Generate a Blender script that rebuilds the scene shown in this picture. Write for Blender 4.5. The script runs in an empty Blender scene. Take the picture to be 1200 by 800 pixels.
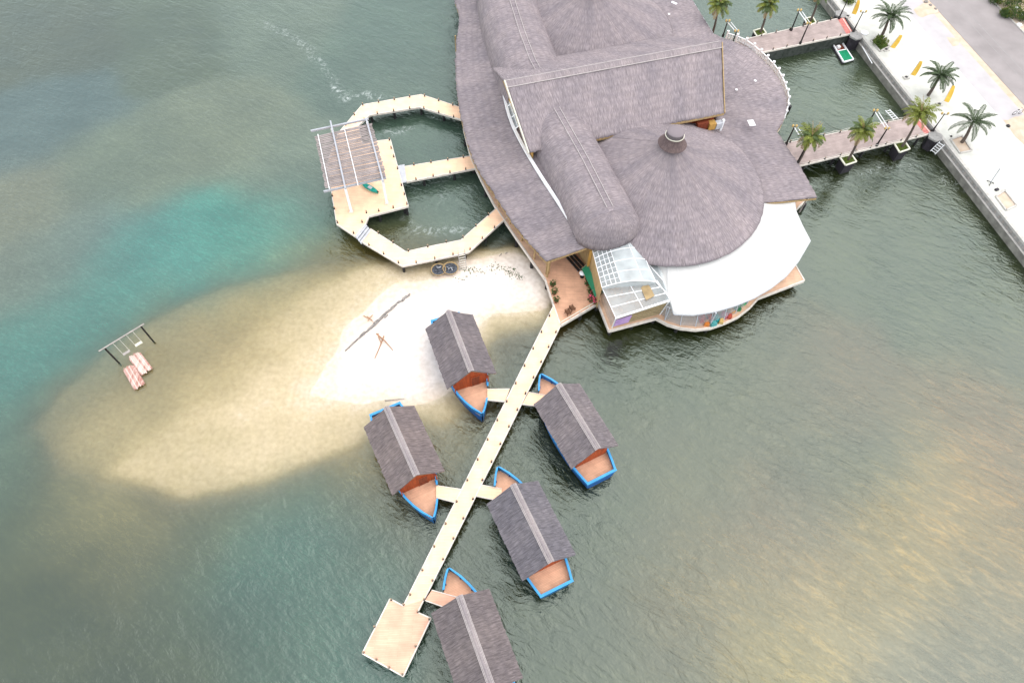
import bpy, bmesh, math, random
import numpy as np
from mathutils import Vector, Matrix, noise as mnoise
random.seed(7); rng = np.random.default_rng(7)
PI = math.pi
scene = bpy.context.scene
COL = scene.collection
# ------------------------------------------------------------------ camera (drone, 70 m above the water)
HC = 70.0; FPX = 800.0; NAD = (576.7, 873.2)
_u = -np.array([NAD[0]-600, -(NAD[1]-400), -FPX]); _u /= np.linalg.norm(_u)
_F = np.array([0, 0, -1.]); _v = _F-_u*(_F@_u); _v /= np.linalg.norm(_v); _x = np.cross(_v, _u)
RC = np.array([_x, _v, _u])
def at(px, py, z=0.0):
    d = RC@np.array([px-600, -(py-400), -FPX]); t = (z-HC)/d[2]
    return Vector((d[0]*t, d[1]*t, z))
def xy(px, py, z=0.0):
    p = at(px, py, z); return (p.x, p.y)
cd = bpy.data.cameras.new('camera'); cam = bpy.data.objects.new('camera', cd); COL.objects.link(cam)
M = Matrix([list(r) for r in RC]).to_4x4(); M.translation = (0, 0, HC); cam.matrix_world = M
cd.sensor_width = 36; cd.lens = 24; cd.clip_start = 0.5; cd.clip_end = 8000
scene.camera = cam
# ------------------------------------------------------------------ light
SUN_EL, SUN_AZ = 60, 18          # azimuth measured from +x towards +y
sd = bpy.data.lights.new('sun', 'SUN'); sun = bpy.data.objects.new('sun', sd); COL.objects.link(sun)
sd.energy = .65; sd.angle = math.radians(75); sd.color = (1, .96, .9)
sv = Vector((math.cos(math.radians(SUN_EL))*math.cos(math.radians(SUN_AZ)), math.cos(math.radians(SUN_EL))*math.sin(math.radians(SUN_AZ)), math.sin(math.radians(SUN_EL))))
sun.rotation_euler = sv.to_track_quat('Z', 'Y').to_euler(); sun.location = (60, 60, 120)
w = bpy.data.worlds.new('World'); scene.world = w; w.use_nodes = True
nt = w.node_tree; nt.nodes.clear()
out = nt.nodes.new('ShaderNodeOutputWorld'); bg = nt.nodes.new('ShaderNodeBackground')
sky = nt.nodes.new('ShaderNodeTexSky'); sky.sky_type = 'NISHITA'; sky.sun_disc = False
sky.sun_elevation = math.radians(SUN_EL); sky.sun_rotation = math.radians(90-SUN_AZ); sky.dust_density = 3; sky.air_density = 1
tc = nt.nodes.new('ShaderNodeTexCoord'); nz = nt.nodes.new('ShaderNodeTexNoise'); nz.inputs['Scale'].default_value = 2.2; nz.inputs['Detail'].default_value = 5
cr = nt.nodes.new('ShaderNodeValToRGB'); cr.color_ramp.elements[0].position = .35; cr.color_ramp.elements[0].color = (5.2, 5.5, 5.9, 1); cr.color_ramp.elements[1].position = .7; cr.color_ramp.elements[1].color = (8.2, 8.2, 8.1, 1)
mx = nt.nodes.new('ShaderNodeMix'); mx.data_type = 'RGBA'; mx.inputs[0].default_value = .8
nt.links.new(tc.outputs['Generated'], nz.inputs['Vector']); nt.links.new(nz.outputs['Fac'], cr.inputs['Fac'])
nt.links.new(sky.outputs['Color'], mx.inputs[6]); nt.links.new(cr.outputs['Color'], mx.inputs[7])
nt.links.new(mx.outputs[2], bg.inputs['Color']); bg.inputs['Strength'].default_value = 0.125
nt.links.new(bg.outputs['Background'], out.inputs['Surface'])
vs = scene.view_settings; vs.view_transform = 'Standard'; vs.look = 'None'; vs.gamma = 1; vs.exposure = 1.38
# ------------------------------------------------------------------ materials
def srgb(r, g, b):
    f = lambda c: (c/255/12.92 if c/255 <= .04045 else ((c/255+.055)/1.055)**2.4)
    return (f(r), f(g), f(b))
def new_mat(name):
    m = bpy.data.materials.new(name); m.use_nodes = True; n = m.node_tree.nodes
    return m, m.node_tree, n['Principled BSDF']
def mat(name, col, rough=.7, var=.15, scale=2.0, bump=0.0, spec=.3, coord='Object', stretch=(1, 1, 1), detail=4, col2=None, metal=0.0):
    m, t, b = new_mat(name)
    b.inputs['Roughness'].default_value = rough; b.inputs['Specular IOR Level'].default_value = spec; b.inputs['Metallic'].default_value = metal
    c = t.nodes.new('ShaderNodeTexCoord'); mp = t.nodes.new('ShaderNodeMapping'); mp.inputs['Scale'].default_value = stretch
    n = t.nodes.new('ShaderNodeTexNoise'); n.inputs['Scale'].default_value = scale; n.inputs['Detail'].default_value = detail
    r = t.nodes.new('ShaderNodeValToRGB'); e = r.color_ramp.elements
    e[0].position = .3; e[1].position = .7
    if col2 is None:
        e[0].color = tuple(x*(1-var) for x in col)+(1,); e[1].color = tuple(min(1, x*(1+var)) for x in col)+(1,)
    else:
        e[0].color = tuple(col)+(1,); e[1].color = tuple(col2)+(1,)
    L = t.links.new
    L(c.outputs[coord], mp.inputs['Vector']); L(mp.outputs['Vector'], n.inputs['Vector']); L(n.outputs['Fac'], r.inputs['Fac']); L(r.outputs['Color'], b.inputs['Base Color'])
    if bump:
        bp = t.nodes.new('ShaderNodeBump'); bp.inputs['Strength'].default_value = bump; bp.inputs['Distance'].default_value = .1
        L(n.outputs['Fac'], bp.inputs['Height']); L(bp.outputs['Normal'], b.inputs['Normal'])
    return m
def thatch(name, col, contrast=.37, bump=.8):
    """straw: fine streaks down the slope (UV in metres: u along the eave, v down the slope) over broad weathering"""
    m, t, b = new_mat(name); L = t.links.new; N = t.nodes.new
    b.inputs['Roughness'].default_value = .9; b.inputs['Specular IOR Level'].default_value = .15
    uv = N('ShaderNodeUVMap'); uv.uv_map = 'UVMap'
    mp = N('ShaderNodeMapping'); mp.inputs['Scale'].default_value = (8.5, .95, 1); L(uv.outputs['UV'], mp.inputs['Vector'])
    n1 = N('ShaderNodeTexNoise'); n1.inputs['Scale'].default_value = 1; n1.inputs['Detail'].default_value = 3; n1.inputs['Roughness'].default_value = .7; n1.inputs['Distortion'].default_value = .25
    L(mp.outputs['Vector'], n1.inputs['Vector'])
    mp2 = N('ShaderNodeMapping'); mp2.inputs['Scale'].default_value = (.35, .12, 1); L(uv.outputs['UV'], mp2.inputs['Vector'])
    n2 = N('ShaderNodeTexNoise'); n2.inputs['Scale'].default_value = 1; n2.inputs['Detail'].default_value = 6; L(mp2.outputs['Vector'], n2.inputs['Vector'])
    mp3 = N('ShaderNodeMapping'); mp3.inputs['Scale'].default_value = (1.2, .9, 1); L(uv.outputs['UV'], mp3.inputs['Vector'])
    n3 = N('ShaderNodeTexNoise'); n3.inputs['Scale'].default_value = 1; n3.inputs['Detail'].default_value = 3; L(mp3.outputs['Vector'], n3.inputs['Vector'])
    r1 = N('ShaderNodeValToRGB'); e = r1.color_ramp.elements; e[0].position = .3; e[1].position = .72
    e[0].color = tuple(x*(1-contrast) for x in col)+(1,); e[1].color = tuple(x*(1+contrast*1.1) for x in col)+(1,)
    L(n1.outputs['Fac'], r1.inputs['Fac'])
    r2 = N('ShaderNodeValToRGB'); e = r2.color_ramp.elements; e[0].position = .32; e[1].position = .68
    e[0].color = (.82, .82, .85, 1); e[1].color = (1.12, 1.09, 1.07, 1); L(n2.outputs['Fac'], r2.inputs['Fac'])
    mu = N('ShaderNodeMix'); mu.data_type = 'RGBA'; mu.blend_type = 'MULTIPLY'; mu.inputs[0].default_value = 1
    L(r1.outputs['Color'], mu.inputs[6]); L(r2.outputs['Color'], mu.inputs[7])
    r3 = N('ShaderNodeValToRGB'); e = r3.color_ramp.elements; e[0].position = .35; e[1].position = .65
    e[0].color = (.94, .94, .94, 1); e[1].color = (1.04, 1.04, 1.04, 1); L(n3.outputs['Fac'], r3.inputs['Fac'])
    mu2 = N('ShaderNodeMix'); mu2.data_type = 'RGBA'; mu2.blend_type = 'MULTIPLY'; mu2.inputs[0].default_value = 1
    L(mu.outputs[2], mu2.inputs[6]); L(r3.outputs['Color'], mu2.inputs[7])
    # overlapping courses of straw, about a metre apart, and single bleached stalks
    wv = N('ShaderNodeTexWave'); wv.wave_type = 'BANDS'; wv.bands_direction = 'Y'; wv.inputs['Scale'].default_value = .30; wv.inputs['Distortion'].default_value = 3.0; wv.inputs['Detail'].default_value = 3; wv.inputs['Detail Scale'].default_value = 1.5; L(uv.outputs['UV'], wv.inputs['Vector'])
    r4 = N('ShaderNodeValToRGB'); e = r4.color_ramp.elements; e[0].position = 0; e[0].color = (.955, .955, .96, 1); e[1].position = .6; e[1].color = (1.03, 1.03, 1.02, 1); L(wv.outputs['Fac'], r4.inputs['Fac'])
    mu3 = N('ShaderNodeMix'); mu3.data_type = 'RGBA'; mu3.blend_type = 'MULTIPLY'; mu3.inputs[0].default_value = 1; L(mu2.outputs[2], mu3.inputs[6]); L(r4.outputs['Color'], mu3.inputs[7])
    mp5 = N('ShaderNodeMapping'); mp5.inputs['Scale'].default_value = (13, 1.3, 1); mp5.inputs['Location'].default_value = (7, 3, 0); L(uv.outputs['UV'], mp5.inputs['Vector'])
    n5 = N('ShaderNodeTexNoise'); n5.inputs['Scale'].default_value = 1; n5.inputs['Detail'].default_value = 2; L(mp5.outputs['Vector'], n5.inputs['Vector'])
    r5 = N('ShaderNodeMapRange'); r5.inputs['From Min'].default_value = .60; r5.inputs['From Max'].default_value = .78; r5.inputs['To Max'].default_value = .55; L(n5.outputs['Fac'], r5.inputs['Value'])
    mx5 = N('ShaderNodeMix'); mx5.data_type = 'RGBA'; L(r5.outputs['Result'], mx5.inputs[0]); L(mu3.outputs[2], mx5.inputs[6]); mx5.inputs[7].default_value = tuple(min(1, x*2.0) for x in col)+(1,)
    L(mx5.outputs[2], b.inputs['Base Color'])
    bp = N('ShaderNodeBump'); bp.inputs['Strength'].default_value = bump; bp.inputs['Distance'].default_value = .12
    L(n1.outputs['Fac'], bp.inputs['Height']); L(bp.outputs['Normal'], b.inputs['Normal'])
    return m
def planks(name, col, width=.16, var=.12, dirt=.1, angle=0.0, gap=.75):
    m, t, b = new_mat(name); L = t.links.new; N = t.nodes.new
    b.inputs['Roughness'].default_value = .65; b.inputs['Specular IOR Level'].default_value = .25
    c = N('ShaderNodeTexCoord'); mp = N('ShaderNodeMapping'); mp.inputs['Rotation'].default_value = (0, 0, angle); L(c.outputs['Object'], mp.inputs['Vector'])
    br = N('ShaderNodeTexBrick'); br.inputs['Scale'].default_value = 1; br.inputs['Brick Width'].default_value = 2.2; br.inputs['Row Height'].default_value = width
    br.inputs['Mortar Size'].default_value = .012; br.inputs['Mortar Smooth'].default_value = .3
    br.inputs['Color1'].default_value = tuple(x*(1-var) for x in col)+(1,); br.inputs['Color2'].default_value = tuple(min(1, x*(1+var)) for x in col)+(1,)
    br.inputs['Mortar'].default_value = tuple(x*gap for x in col)+(1,); L(mp.outputs['Vector'], br.inputs['Vector'])
    n = N('ShaderNodeTexNoise'); n.inputs['Scale'].default_value = .8; n.inputs['Detail'].default_value = 7; L(c.outputs['Object'], n.inputs['Vector'])
    r = N('ShaderNodeValToRGB'); e = r.color_ramp.elements; e[0].position = .35; e[1].position = .65; e[0].color = (1-dirt*1.6, 1-dirt*1.6, 1-dirt*1.6, 1); e[1].color = (1+dirt, 1+dirt, 1+dirt, 1)
    L(n.outputs['Fac'], r.inputs['Fac'])
    mu = N('ShaderNodeMix'); mu.data_type = 'RGBA'; mu.blend_type = 'MULTIPLY'; mu.inputs[0].default_value = 1
    L(br.outputs['Color'], mu.inputs[6]); L(r.outputs['Color'], mu.inputs[7]); L(mu.outputs[2], b.inputs['Base Color'])
    return m
def glass_mat(name, col, alpha, rough=.12):
    m, t, b = new_mat(name); b.inputs['Base Color'].default_value = tuple(col)+(1,); b.inputs['Roughness'].default_value = rough
    n = t.nodes.new('ShaderNodeTexNoise'); n.inputs['Scale'].default_value = .7; n.inputs['Detail'].default_value = 4
    c = t.nodes.new('ShaderNodeTexCoord'); t.links.new(c.outputs['Object'], n.inputs['Vector'])
    r = t.nodes.new('ShaderNodeMapRange'); r.inputs['From Min'].default_value = .3; r.inputs['From Max'].default_value = .7
    r.inputs['To Min'].default_value = alpha*.8; r.inputs['To Max'].default_value = min(1, alpha*1.2)
    t.links.new(n.outputs['Fac'], r.inputs['Value']); t.links.new(r.outputs['Result'], b.inputs['Alpha'])
    b.inputs['Specular IOR Level'].default_value = .6
    return m
MT = {}
MT['thatch'] = thatch('grey_thatch', (.224, .194, .203))
MT['thatch_dark'] = thatch('weathered_thatch', (.146, .127, .132))
MT['thatch_brown'] = thatch('brown_thatch', (.12, .088, .085), contrast=.35)
MT['ridge'] = thatch('pale_ridge_thatch', (.28, .247, .247), contrast=.15)
MT['ridge_line'] = mat('pale_ridge_batten', (.40, .36, .35), .8, .12)
MT['deck'] = planks('cream_deck_boards', (.87, .575, .38), .15, .05, .06)
MT['deck_pink'] = planks('pink_deck_boards', (.66, .385, .27), .15, .06, .08)
MT['deck_shade'] = planks('shaded_deck_boards', (.62, .40, .27), .15, .07, .09)  # darker copy of the cream boards, for the shade under the restaurant roofs
MT['deck_grey'] = planks('grey_bridge_boards', (.335, .265, .245), .14, .08, .12, angle=math.radians(-20))
MT['boat_floor'] = planks('salmon_floor_boards', (.60, .34, .22), .14, .07, .1)
MT['fascia'] = mat('pale_fascia_board', (.62, .56, .50), .7, .15)
MT['fascia_grey'] = mat('weathered_fascia', (.30, .27, .25), .8, .2)
MT['pile'] = mat('dark_wet_pile', (.022, .020, .022), .6, .3)
MT['under'] = mat('dark_deck_frame', (.05, .045, .04), .8, .3)
MT['black'] = mat('black_paint', (.018, .016, .016), .5, .2)
MT['bollard_cap'] = mat('bollard_cap', (.30, .22, .15), .5, .2)
MT['white'] = mat('white_paint', (.78, .78, .79), .55, .06, 1.2)
MT['white_pvc'] = mat('white_membrane', (.50, .495, .48), .5, .03, .4)
MT['grey_metal'] = mat('pale_grey_metal', (.42, .43, .46), .45, .12)
MT['blue'] = mat('blue_boat_paint', srgb(44, 116, 172), .5, .14, 1.5)
MT['blue_dark'] = mat('blue_hull_paint', srgb(24, 82, 145), .5, .18, 1.0)
MT['blue_light'] = mat('light_blue_gunwale_paint', srgb(60, 145, 200), .5, .12, 2)
MT['orange_wall'] = mat('orange_brown_cladding', srgb(150, 66, 30), .6, .3, 1.5, stretch=(6, 6, .5))
MT['door_wood'] = mat('dark_brown_door', srgb(110, 50, 28), .6, .3, 1.5, stretch=(6, 6, .5))
MT['wood_tan'] = mat('tan_timber', (.36, .25, .12), .7, .25, 2, stretch=(3, 3, .4))
MT['wood_yellow'] = mat('ochre_timber', (.42, .24, .06), .6, .2, 2, stretch=(3, 3, .4))
MT['slat_tan'] = mat('tan_slatted_wall', (.30, .255, .165), .7, .25, 1.0, stretch=(.4, .4, 9))
MT['slat_roof'] = mat('grey_brown_slat', (.235, .202, .195), .75, .2, 1.2)
MT['dark_gap'] = mat('dark_interior', (.02, .018, .02), .9, .2)
MT['glass'] = glass_mat('pale_dusty_glass', (.40, .45, .46), .48)
MT['glass_white'] = glass_mat('milky_glass', (.50, .55, .56), .62)
MT['glass_clear'] = glass_mat('clear_glass', (.45, .50, .52), .35, .06)
MT['lilac'] = mat('lilac_poster', srgb(165, 130, 190), .6, .2, 1.5, col2=srgb(205, 170, 215))
MT['green_sign'] = mat('green_board', srgb(15, 105, 70), .5, .15)
MT['concrete'] = mat('wet_concrete', (.19, .18, .16), .85, .35, .9, .3)
MT['concrete_top'] = mat('grey_stone', (.26, .25, .24), .85, .25, 2, .2)
MT['mossy'] = mat('weedy_stone_face', (.018, .024, .018), .8, .5, 1.6, .5, col2=(.06, .066, .06))
MT['yellow'] = mat('yellow_banner_cloth', srgb(232, 188, 80), .7, .2, 2)
MT['teal'] = mat('teal_plastic', srgb(20, 140, 125), .4, .15)
MT['green_net'] = mat('green_deck_mat', srgb(0, 125, 85), .7, .25, 3)
MT['raft'] = mat('red_washed_planks', srgb(150, 85, 70), .7, .3, 1.5, stretch=(5, .5, 1), col2=(.56, .43, .38))
MT['raft_pale'] = mat('pale_washed_planks', (.50, .33, .27), .7, .2, 1.5, stretch=(5, .5, 1), col2=(.64, .55, .50))
MT['rope'] = mat('pale_rope', (.55, .52, .46), .8, .1)
MT['soil'] = mat('orange_soil', (.45, .335, .24), .95, .3, .8, .3, col2=(.52, .43, .345), detail=8)
MT['pot'] = mat('terracotta_pot', (.20, .085, .045), .7, .2)
MT['wicker'] = mat('brown_wicker', (.13, .06, .03), .7, .3, 8)
MT['net'] = mat('dark_netting', (.02, .022, .03), .7, .4, 6, col2=(.10, .11, .13))
MT['leaf'] = mat('palm_leaf_green', (.075, .110, .032), .55, .35, 1.2)
MT['leaf_d'] = mat('dark_palm_leaf', (.046, .072, .028), .6, .35, 1.2)
MT['ridge_mid'] = thatch('ridge_thatch', (.250, .217, .222), contrast=.3)
MT['leaf_y'] = mat('palm_leaf_yellow_green', (.16, .185, .03), .55, .35, 1.2)
MT['leaf_dry'] = mat('dry_palm_leaf', (.30, .215, .11), .8, .25, 1.2)
MT['trunk'] = mat('palm_trunk_bark', (.10, .078, .065), .9, .35, 5, .5)
MT['grass'] = mat('short_grass', (.07, .11, .02), .9, .4, 5, .4)
MT['bush'] = mat('shrub_leaf', (.045, .085, .020), .6, .4, 2)
MT['flower'] = mat('pink_blossom', srgb(225, 90, 120), .7, .2)
MT['planter'] = mat('dark_planter_stone', (.026, .022, .028), .7, .3)
MT['planter_rim'] = mat('cream_planter_rim', (.62, .60, .50), .7, .1)
MT['red_mat'] = mat('faded_red_paving', (.45, .15, .13), .8, .2, 2)
MT['lamp'] = mat('amber_lantern', (.55, .38, .14), .4, .15)
MT['stick'] = mat('driftwood', (.30, .16, .09), .8, .3)
MT['debris_and_shade'] = mat('grey_debris_and_shade', (.22, .20, .185), .9, .5, 6, .4)
MT['asphalt'] = mat('grey_asphalt', (.245, .220, .216), .9, .12, .35, .1, detail=8)
MT['kerb'] = mat('pale_kerb', (.42, .40, .37), .85, .15)
MT['line'] = mat('worn_road_paint', (.26, .245, .24), .8, .1)
# ------------------------------------------------------------------ mesh helpers
class MB:
    def __init__(s): s.v = []; s.f = []; s.uv = []; s.mi = []
    def face(s, idx, uv=None, mi=0):
        s.f.append(list(idx)); s.uv.append(uv or [(0, 0)]*len(idx)); s.mi.append(mi)
    def prism(s, poly, z0, z1, mi=0):
        """poly: xy points; extruded from z0 to z1"""
        a = sum(poly[i][0]*poly[(i+1) % len(poly)][1]-poly[(i+1) % len(poly)][0]*poly[i][1] for i in range(len(poly)))
        if a < 0: poly = poly[::-1]
        b = len(s.v); n = len(poly)
        for p in poly: s.v.append((p[0], p[1], z0))
        for p in poly: s.v.append((p[0], p[1], z1))
        s.face([b+i for i in range(n)][::-1], None, mi); s.face([b+n+i for i in range(n)], None, mi)
        for i in range(n):
            j = (i+1) % n; s.face([b+i, b+j, b+n+j, b+n+i], None, mi)
        return s
    def box(s, c, size, rz=0, mi=0):
        hx, hy, hz = size[0]/2, size[1]/2, size[2]/2; ca, sa = math.cos(rz), math.sin(rz)
        P = [(c[0]+x*ca-y*sa, c[1]+x*sa+y*ca) for x, y in ((-hx, -hy), (hx, -hy), (hx, hy), (-hx, hy))]
        return s.prism(P, c[2]-hz, c[2]+hz, mi)
    def bar(s, p, q, wd, ht, mi=0):
        """rectangular bar from p to q (width across, height up)"""
        p = Vector(p); q = Vector(q); d = (q-p).normalized(); up = Vector((0, 0, 1))
        if abs(d.z) > .95: up = Vector((0, 1, 0))
        r = d.cross(up).normalized(); u = r.cross(d).normalized(); b = len(s.v)
        for o in (p, q):
            for x, y in ((-1, -1), (1, -1), (1, 1), (-1, 1)): s.v.append(tuple(o+r*x*wd/2+u*y*ht/2))
        s.face([b, b+1, b+2, b+3], None, mi); s.face([b+7, b+6, b+5, b+4], None, mi)
        for i in range(4):
            j = (i+1) % 4; s.face([b+i, b+4+i, b+4+j, b+j], None, mi)
        return s
    def tube(s, pts, rad, n=8, mi=0, caps=True):
        pts = [Vector(p) for p in pts]; rad = rad if isinstance(rad, (list, tuple)) else [rad]*len(pts)
        b = len(s.v)
        for i, p in enumerate(pts):
            d = (pts[min(i+1, len(pts)-1)]-pts[max(i-1, 0)]).normalized(); a = Vector((0, 0, 1)) if abs(d.z) < .9 else Vector((1, 0, 0))
            r = d.cross(a).normalized(); u = d.cross(r).normalized()
            for k in range(n):
                t = 2*PI*k/n; s.v.append(tuple(p+(r*math.cos(t)+u*math.sin(t))*rad[i]))
        for i in range(len(pts)-1):
            for k in range(n):
                j = (k+1) % n; s.face([b+i*n+k, b+(i+1)*n+k, b+(i+1)*n+j, b+i*n+j], None, mi)
        if caps:
            s.face([b+k for k in range(n)], None, mi); e = b+(len(pts)-1)*n; s.face([e+k for k in range(n)][::-1], None, mi)
        return s
    def lathe(s, prof, c=(0, 0, 0), n=24, mi=0):
        """prof: (r,z) rings bottom to top"""
        b = len(s.v)
        for r, z in prof:
            for k in range(n):
                t = 2*PI*k/n; s.v.append((c[0]+r*math.cos(t), c[1]+r*math.sin(t), c[2]+z))
        for i in range(len(prof)-1):
            for k in range(n):
                j = (k+1) % n; s.face([b+i*n+k, b+i*n+j, b+(i+1)*n+j, b+(i+1)*n+k], None, mi)
        s.face([b+k for k in range(n)][::-1], None, mi); e = b+(len(prof)-1)*n; s.face([e+k for k in range(n)], None, mi)
        return s
    def grid(s, rows, uvs=None, mi=0, closed=False):
        """rows of points -> quads; uvs the same shape (metres)"""
        b = len(s.v); m = len(rows[0])
        for r in rows:
            for p in r: s.v.append(tuple(p))
        for i in range(len(rows)-1):
            for k in range(m if closed else m-1):
                j = (k+1) % m; idx = [b+i*m+k, b+i*m+j, b+(i+1)*m+j, b+(i+1)*m+k]
                uv = None
                if uvs is not None:
                    u = [uvs[i][k], uvs[i][j], uvs[i+1][j], uvs[i+1][k]]; uv = [tuple(x) for x in u]
                s.face(idx, uv, mi)
        return s
    def build(s, name, mats, parent=None, off=(0, 0, 0), smooth=False):
        me = bpy.data.meshes.new(name)
        o = Vector(off); me.from_pydata([tuple(Vector(v)-o) for v in s.v], [], s.f)
        uvl = me.uv_layers.new(name='UVMap'); flat = [c for f in s.uv for p in f for c in p]
        if len(flat) == len(uvl.data)*2: uvl.data.foreach_set('uv', flat)
        mats = mats if isinstance(mats, (list, tuple)) else [mats]
        for m in mats: me.materials.append(MT[m] if isinstance(m, str) else m)
        me.polygons.foreach_set('material_index', s.mi)
        if smooth: me.polygons.foreach_set('use_smooth', [True]*len(s.f))
        me.update()
        ob = bpy.data.objects.new(name, me); COL.objects.link(ob)
        if parent is not None: ob.parent = parent
        return ob
def tag(o, label=None, cat=None, group=None, kind=None):
    if label: o['label'] = label
    if cat: o['category'] = cat
    if group: o['group'] = group
    if kind: o['kind'] = kind
    return o
def thing(name, label, cat, loc=(0, 0, 0), rz=0, group=None):
    o = bpy.data.objects.new(name, None); COL.objects.link(o); o.location = loc; o.rotation_euler = (0, 0, rz); o.empty_display_size = .3
    return tag(o, label, cat, group)
def dup(root, loc, rz=0, label=None, group=None):
    def rec(o, par):
        c = o.copy(); COL.objects.link(c); c.parent = par
        for ch in list(o.children): rec(ch, c)
        return c
    kids = list(root.children)
    r = root.copy(); COL.objects.link(r); r.location = loc; r.rotation_euler = (0, 0, rz)
    for k in kids: rec(k, r)
    if label: r['label'] = label
    if group: r['group'] = group
    return r
def solidify(o, th):
    m = o.modifiers.new('thickness', 'SOLIDIFY'); m.thickness = th; m.offset = -1; return o
def resample(pts, n):
    P = [Vector(p) for p in pts]; L = [0]
    for i in range(1, len(P)): L.append(L[-1]+(P[i]-P[i-1]).length)
    o = []
    for k in range(n):
        t = L[-1]*k/(n-1); i = 0
        while i < len(L)-2 and L[i+1] < t: i += 1
        f = (t-L[i])/max(1e-9, L[i+1]-L[i]); o.append(P[i].lerp(P[i+1], f))
    return o
def smooth_line(pts, n, it=2):
    P = [Vector(p) for p in pts]
    for _ in range(it):
        Q = [P[0]]
        for a, b in zip(P[:-1], P[1:]): Q += [a.lerp(b, .25), a.lerp(b, .75)]
        P = Q+[P[-1]]
    return resample(P, n)
def jit(p, amp, sc=.9):
    return Vector(p)+Vector((0, 0, amp*mnoise.noise(Vector(p)*sc)))
def loft(top, bot, nu, nv, amp=.10, sag=0.0, edge=.10, rs=True):
    """thatched sheet from the upper line to the eave line; UV u along, v down; eave slightly ragged"""
    A = resample(top, nu) if rs else [Vector(p) for p in top]; B = resample(bot, nu) if rs else [Vector(p) for p in bot]
    nu = len(A)
    U = [0]
    for i in range(1, nu): U.append(U[-1]+((A[i]-A[i-1]).length+(B[i]-B[i-1]).length)/2)
    rows = []; uvs = []
    for j in range(nv+1):
        t = j/nv; r = []; uvr = []
        for i in range(nu):
            p = A[i].lerp(B[i], t); p.z -= sag*math.sin(PI*t)
            p = jit(p, amp)
            if j == nv: p += (B[i]-A[i]).normalized()*edge*(mnoise.noise(Vector((U[i]*2.3, 3.1, A[0].x)))+.8*mnoise.noise(Vector((U[i]*6.1, 1.1, A[0].y))))
            r.append(p); uvr.append((U[i], t*(B[i]-A[i]).length))
        rows.append(r); uvs.append(uvr)
    return rows, uvs
# ------------------------------------------------------------------ sea bed and water
GX = np.concatenate([[-4000, -900, -300, -180], np.arange(-140, 150.1, .8), [190, 320, 900, 4000]])
GY = np.concatenate([[-4000, -900, -200, -60], np.arange(-30, 170.1, .8), [220, 400, 1000, 4000]])
XX, YY = np.meshgrid(GX, GY)
def snoise(x, y, seed, k):
    r = np.random.default_rng(seed); o = np.zeros_like(x)
    for i in range(14):
        a = r.uniform(0, 2*PI); kk = k*r.uniform(.5, 2.2); o += np.sin(kk*(x*np.cos(a)+y*np.sin(a))+r.uniform(0, 6.28)+.8*np.sin(kk*.7*(x*np.sin(a)-y*np.cos(a))+i))
    return o/6
def sdist(poly, x, y):
    P = np.array(poly); d = np.full(x.shape, 1e9); ins = np.zeros(x.shape, bool)
    for i in range(len(P)):
        a = P[i]; b = P[(i+1) % len(P)]; e = b-a; wx = x-a[0]; wy = y-a[1]
        t = np.clip((wx*e[0]+wy*e[1])/(e@e), 0, 1); d = np.minimum(d, np.hypot(wx-t*e[0], wy-t*e[1]))
        c = ((a[1] > y) != (b[1] > y)) & (x < (b[0]-a[0])*(y-a[1])/(b[1]-a[1]+1e-12)+a[0]); ins ^= c
    return np.where(ins, d, -d)
DRY = [xy(*p) for p in ((386, 446), (392, 425), (410, 398), (440, 372), (470, 345), (505, 325), (545, 305), (590, 297), (625, 308), (640, 335), (634, 357), (604, 364), (575, 366), (556, 385), (548, 420), (530, 455), (495, 464), (450, 466), (410, 470), (385, 466))]
SHAL = [xy(*p) for p in ((38, 500), (66, 458), (115, 415), (160, 385), (230, 352), (300, 328), (370, 310), (425, 300), (470, 306), (520, 296), (560, 283), (600, 285), (645, 298), (655, 350), (640, 380), (606, 388), (580, 402), (570, 440), (556, 490), (520, 505), (470, 505), (430, 520), (380, 543), (330, 566), (260, 584), (190, 588), (120, 573), (68, 545))]
WX = XX+.75*snoise(XX, YY, 3, .3)+.4*snoise(XX, YY, 5, .8); WY = YY+.75*snoise(XX, YY, 4, .3)+.4*snoise(XX, YY, 6, .8)
MIDP = [xy(*p) for p in ((196, 500), (225, 458), (262, 430), (300, 405), (345, 372), (395, 340), (430, 318), (470, 308), (520, 300), (560, 288), (602, 289), (640, 303), (646, 350), (634, 368), (606, 376), (578, 384), (566, 420), (550, 470), (520, 488), (480, 486), (430, 502), (385, 522), (330, 552), (262, 570), (195, 575), (140, 556), (170, 530))]
WETP = [xy(*p) for p in ((318, 468), (336, 432), (372, 394), (405, 364), (440, 338), (476, 320), (520, 310), (560, 294), (604, 294), (636, 310), (642, 346), (628, 364), (600, 371), (576, 376), (562, 400), (552, 440), (536, 464), (500, 474), (440, 480), (385, 488), (345, 490), (324, 482))]
LEV = [(SHAL, .50), (MIDP, .15), (WETP, .05), (DRY, -.02)]
DS = [sdist(p_, WX, WY) for p_, _ in LEV]
dep = .50+np.clip(-DS[0], 0, 6)*.48
for i in range(3):
    dA = np.maximum(DS[i], 0); dB = np.maximum(-DS[i+1], 0); t_ = dA/np.maximum(1e-6, dA+dB); t_ = t_*t_*(3-2*t_)*.5+t_*.5
    dep = np.where(DS[i] > 0, LEV[i][1]+(LEV[i+1][1]-LEV[i][1])*t_, dep)
d1 = DS[0]; d2 = DS[3]
dep = np.where(d2 > 0, -.02-.40*np.clip(d2/6.0, 0, 1)**.8, dep)
dep += np.where(d1 > 0, np.where(DS[2] > 0, .012, .05), .05)*snoise(XX, YY, 9, .5)
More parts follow.
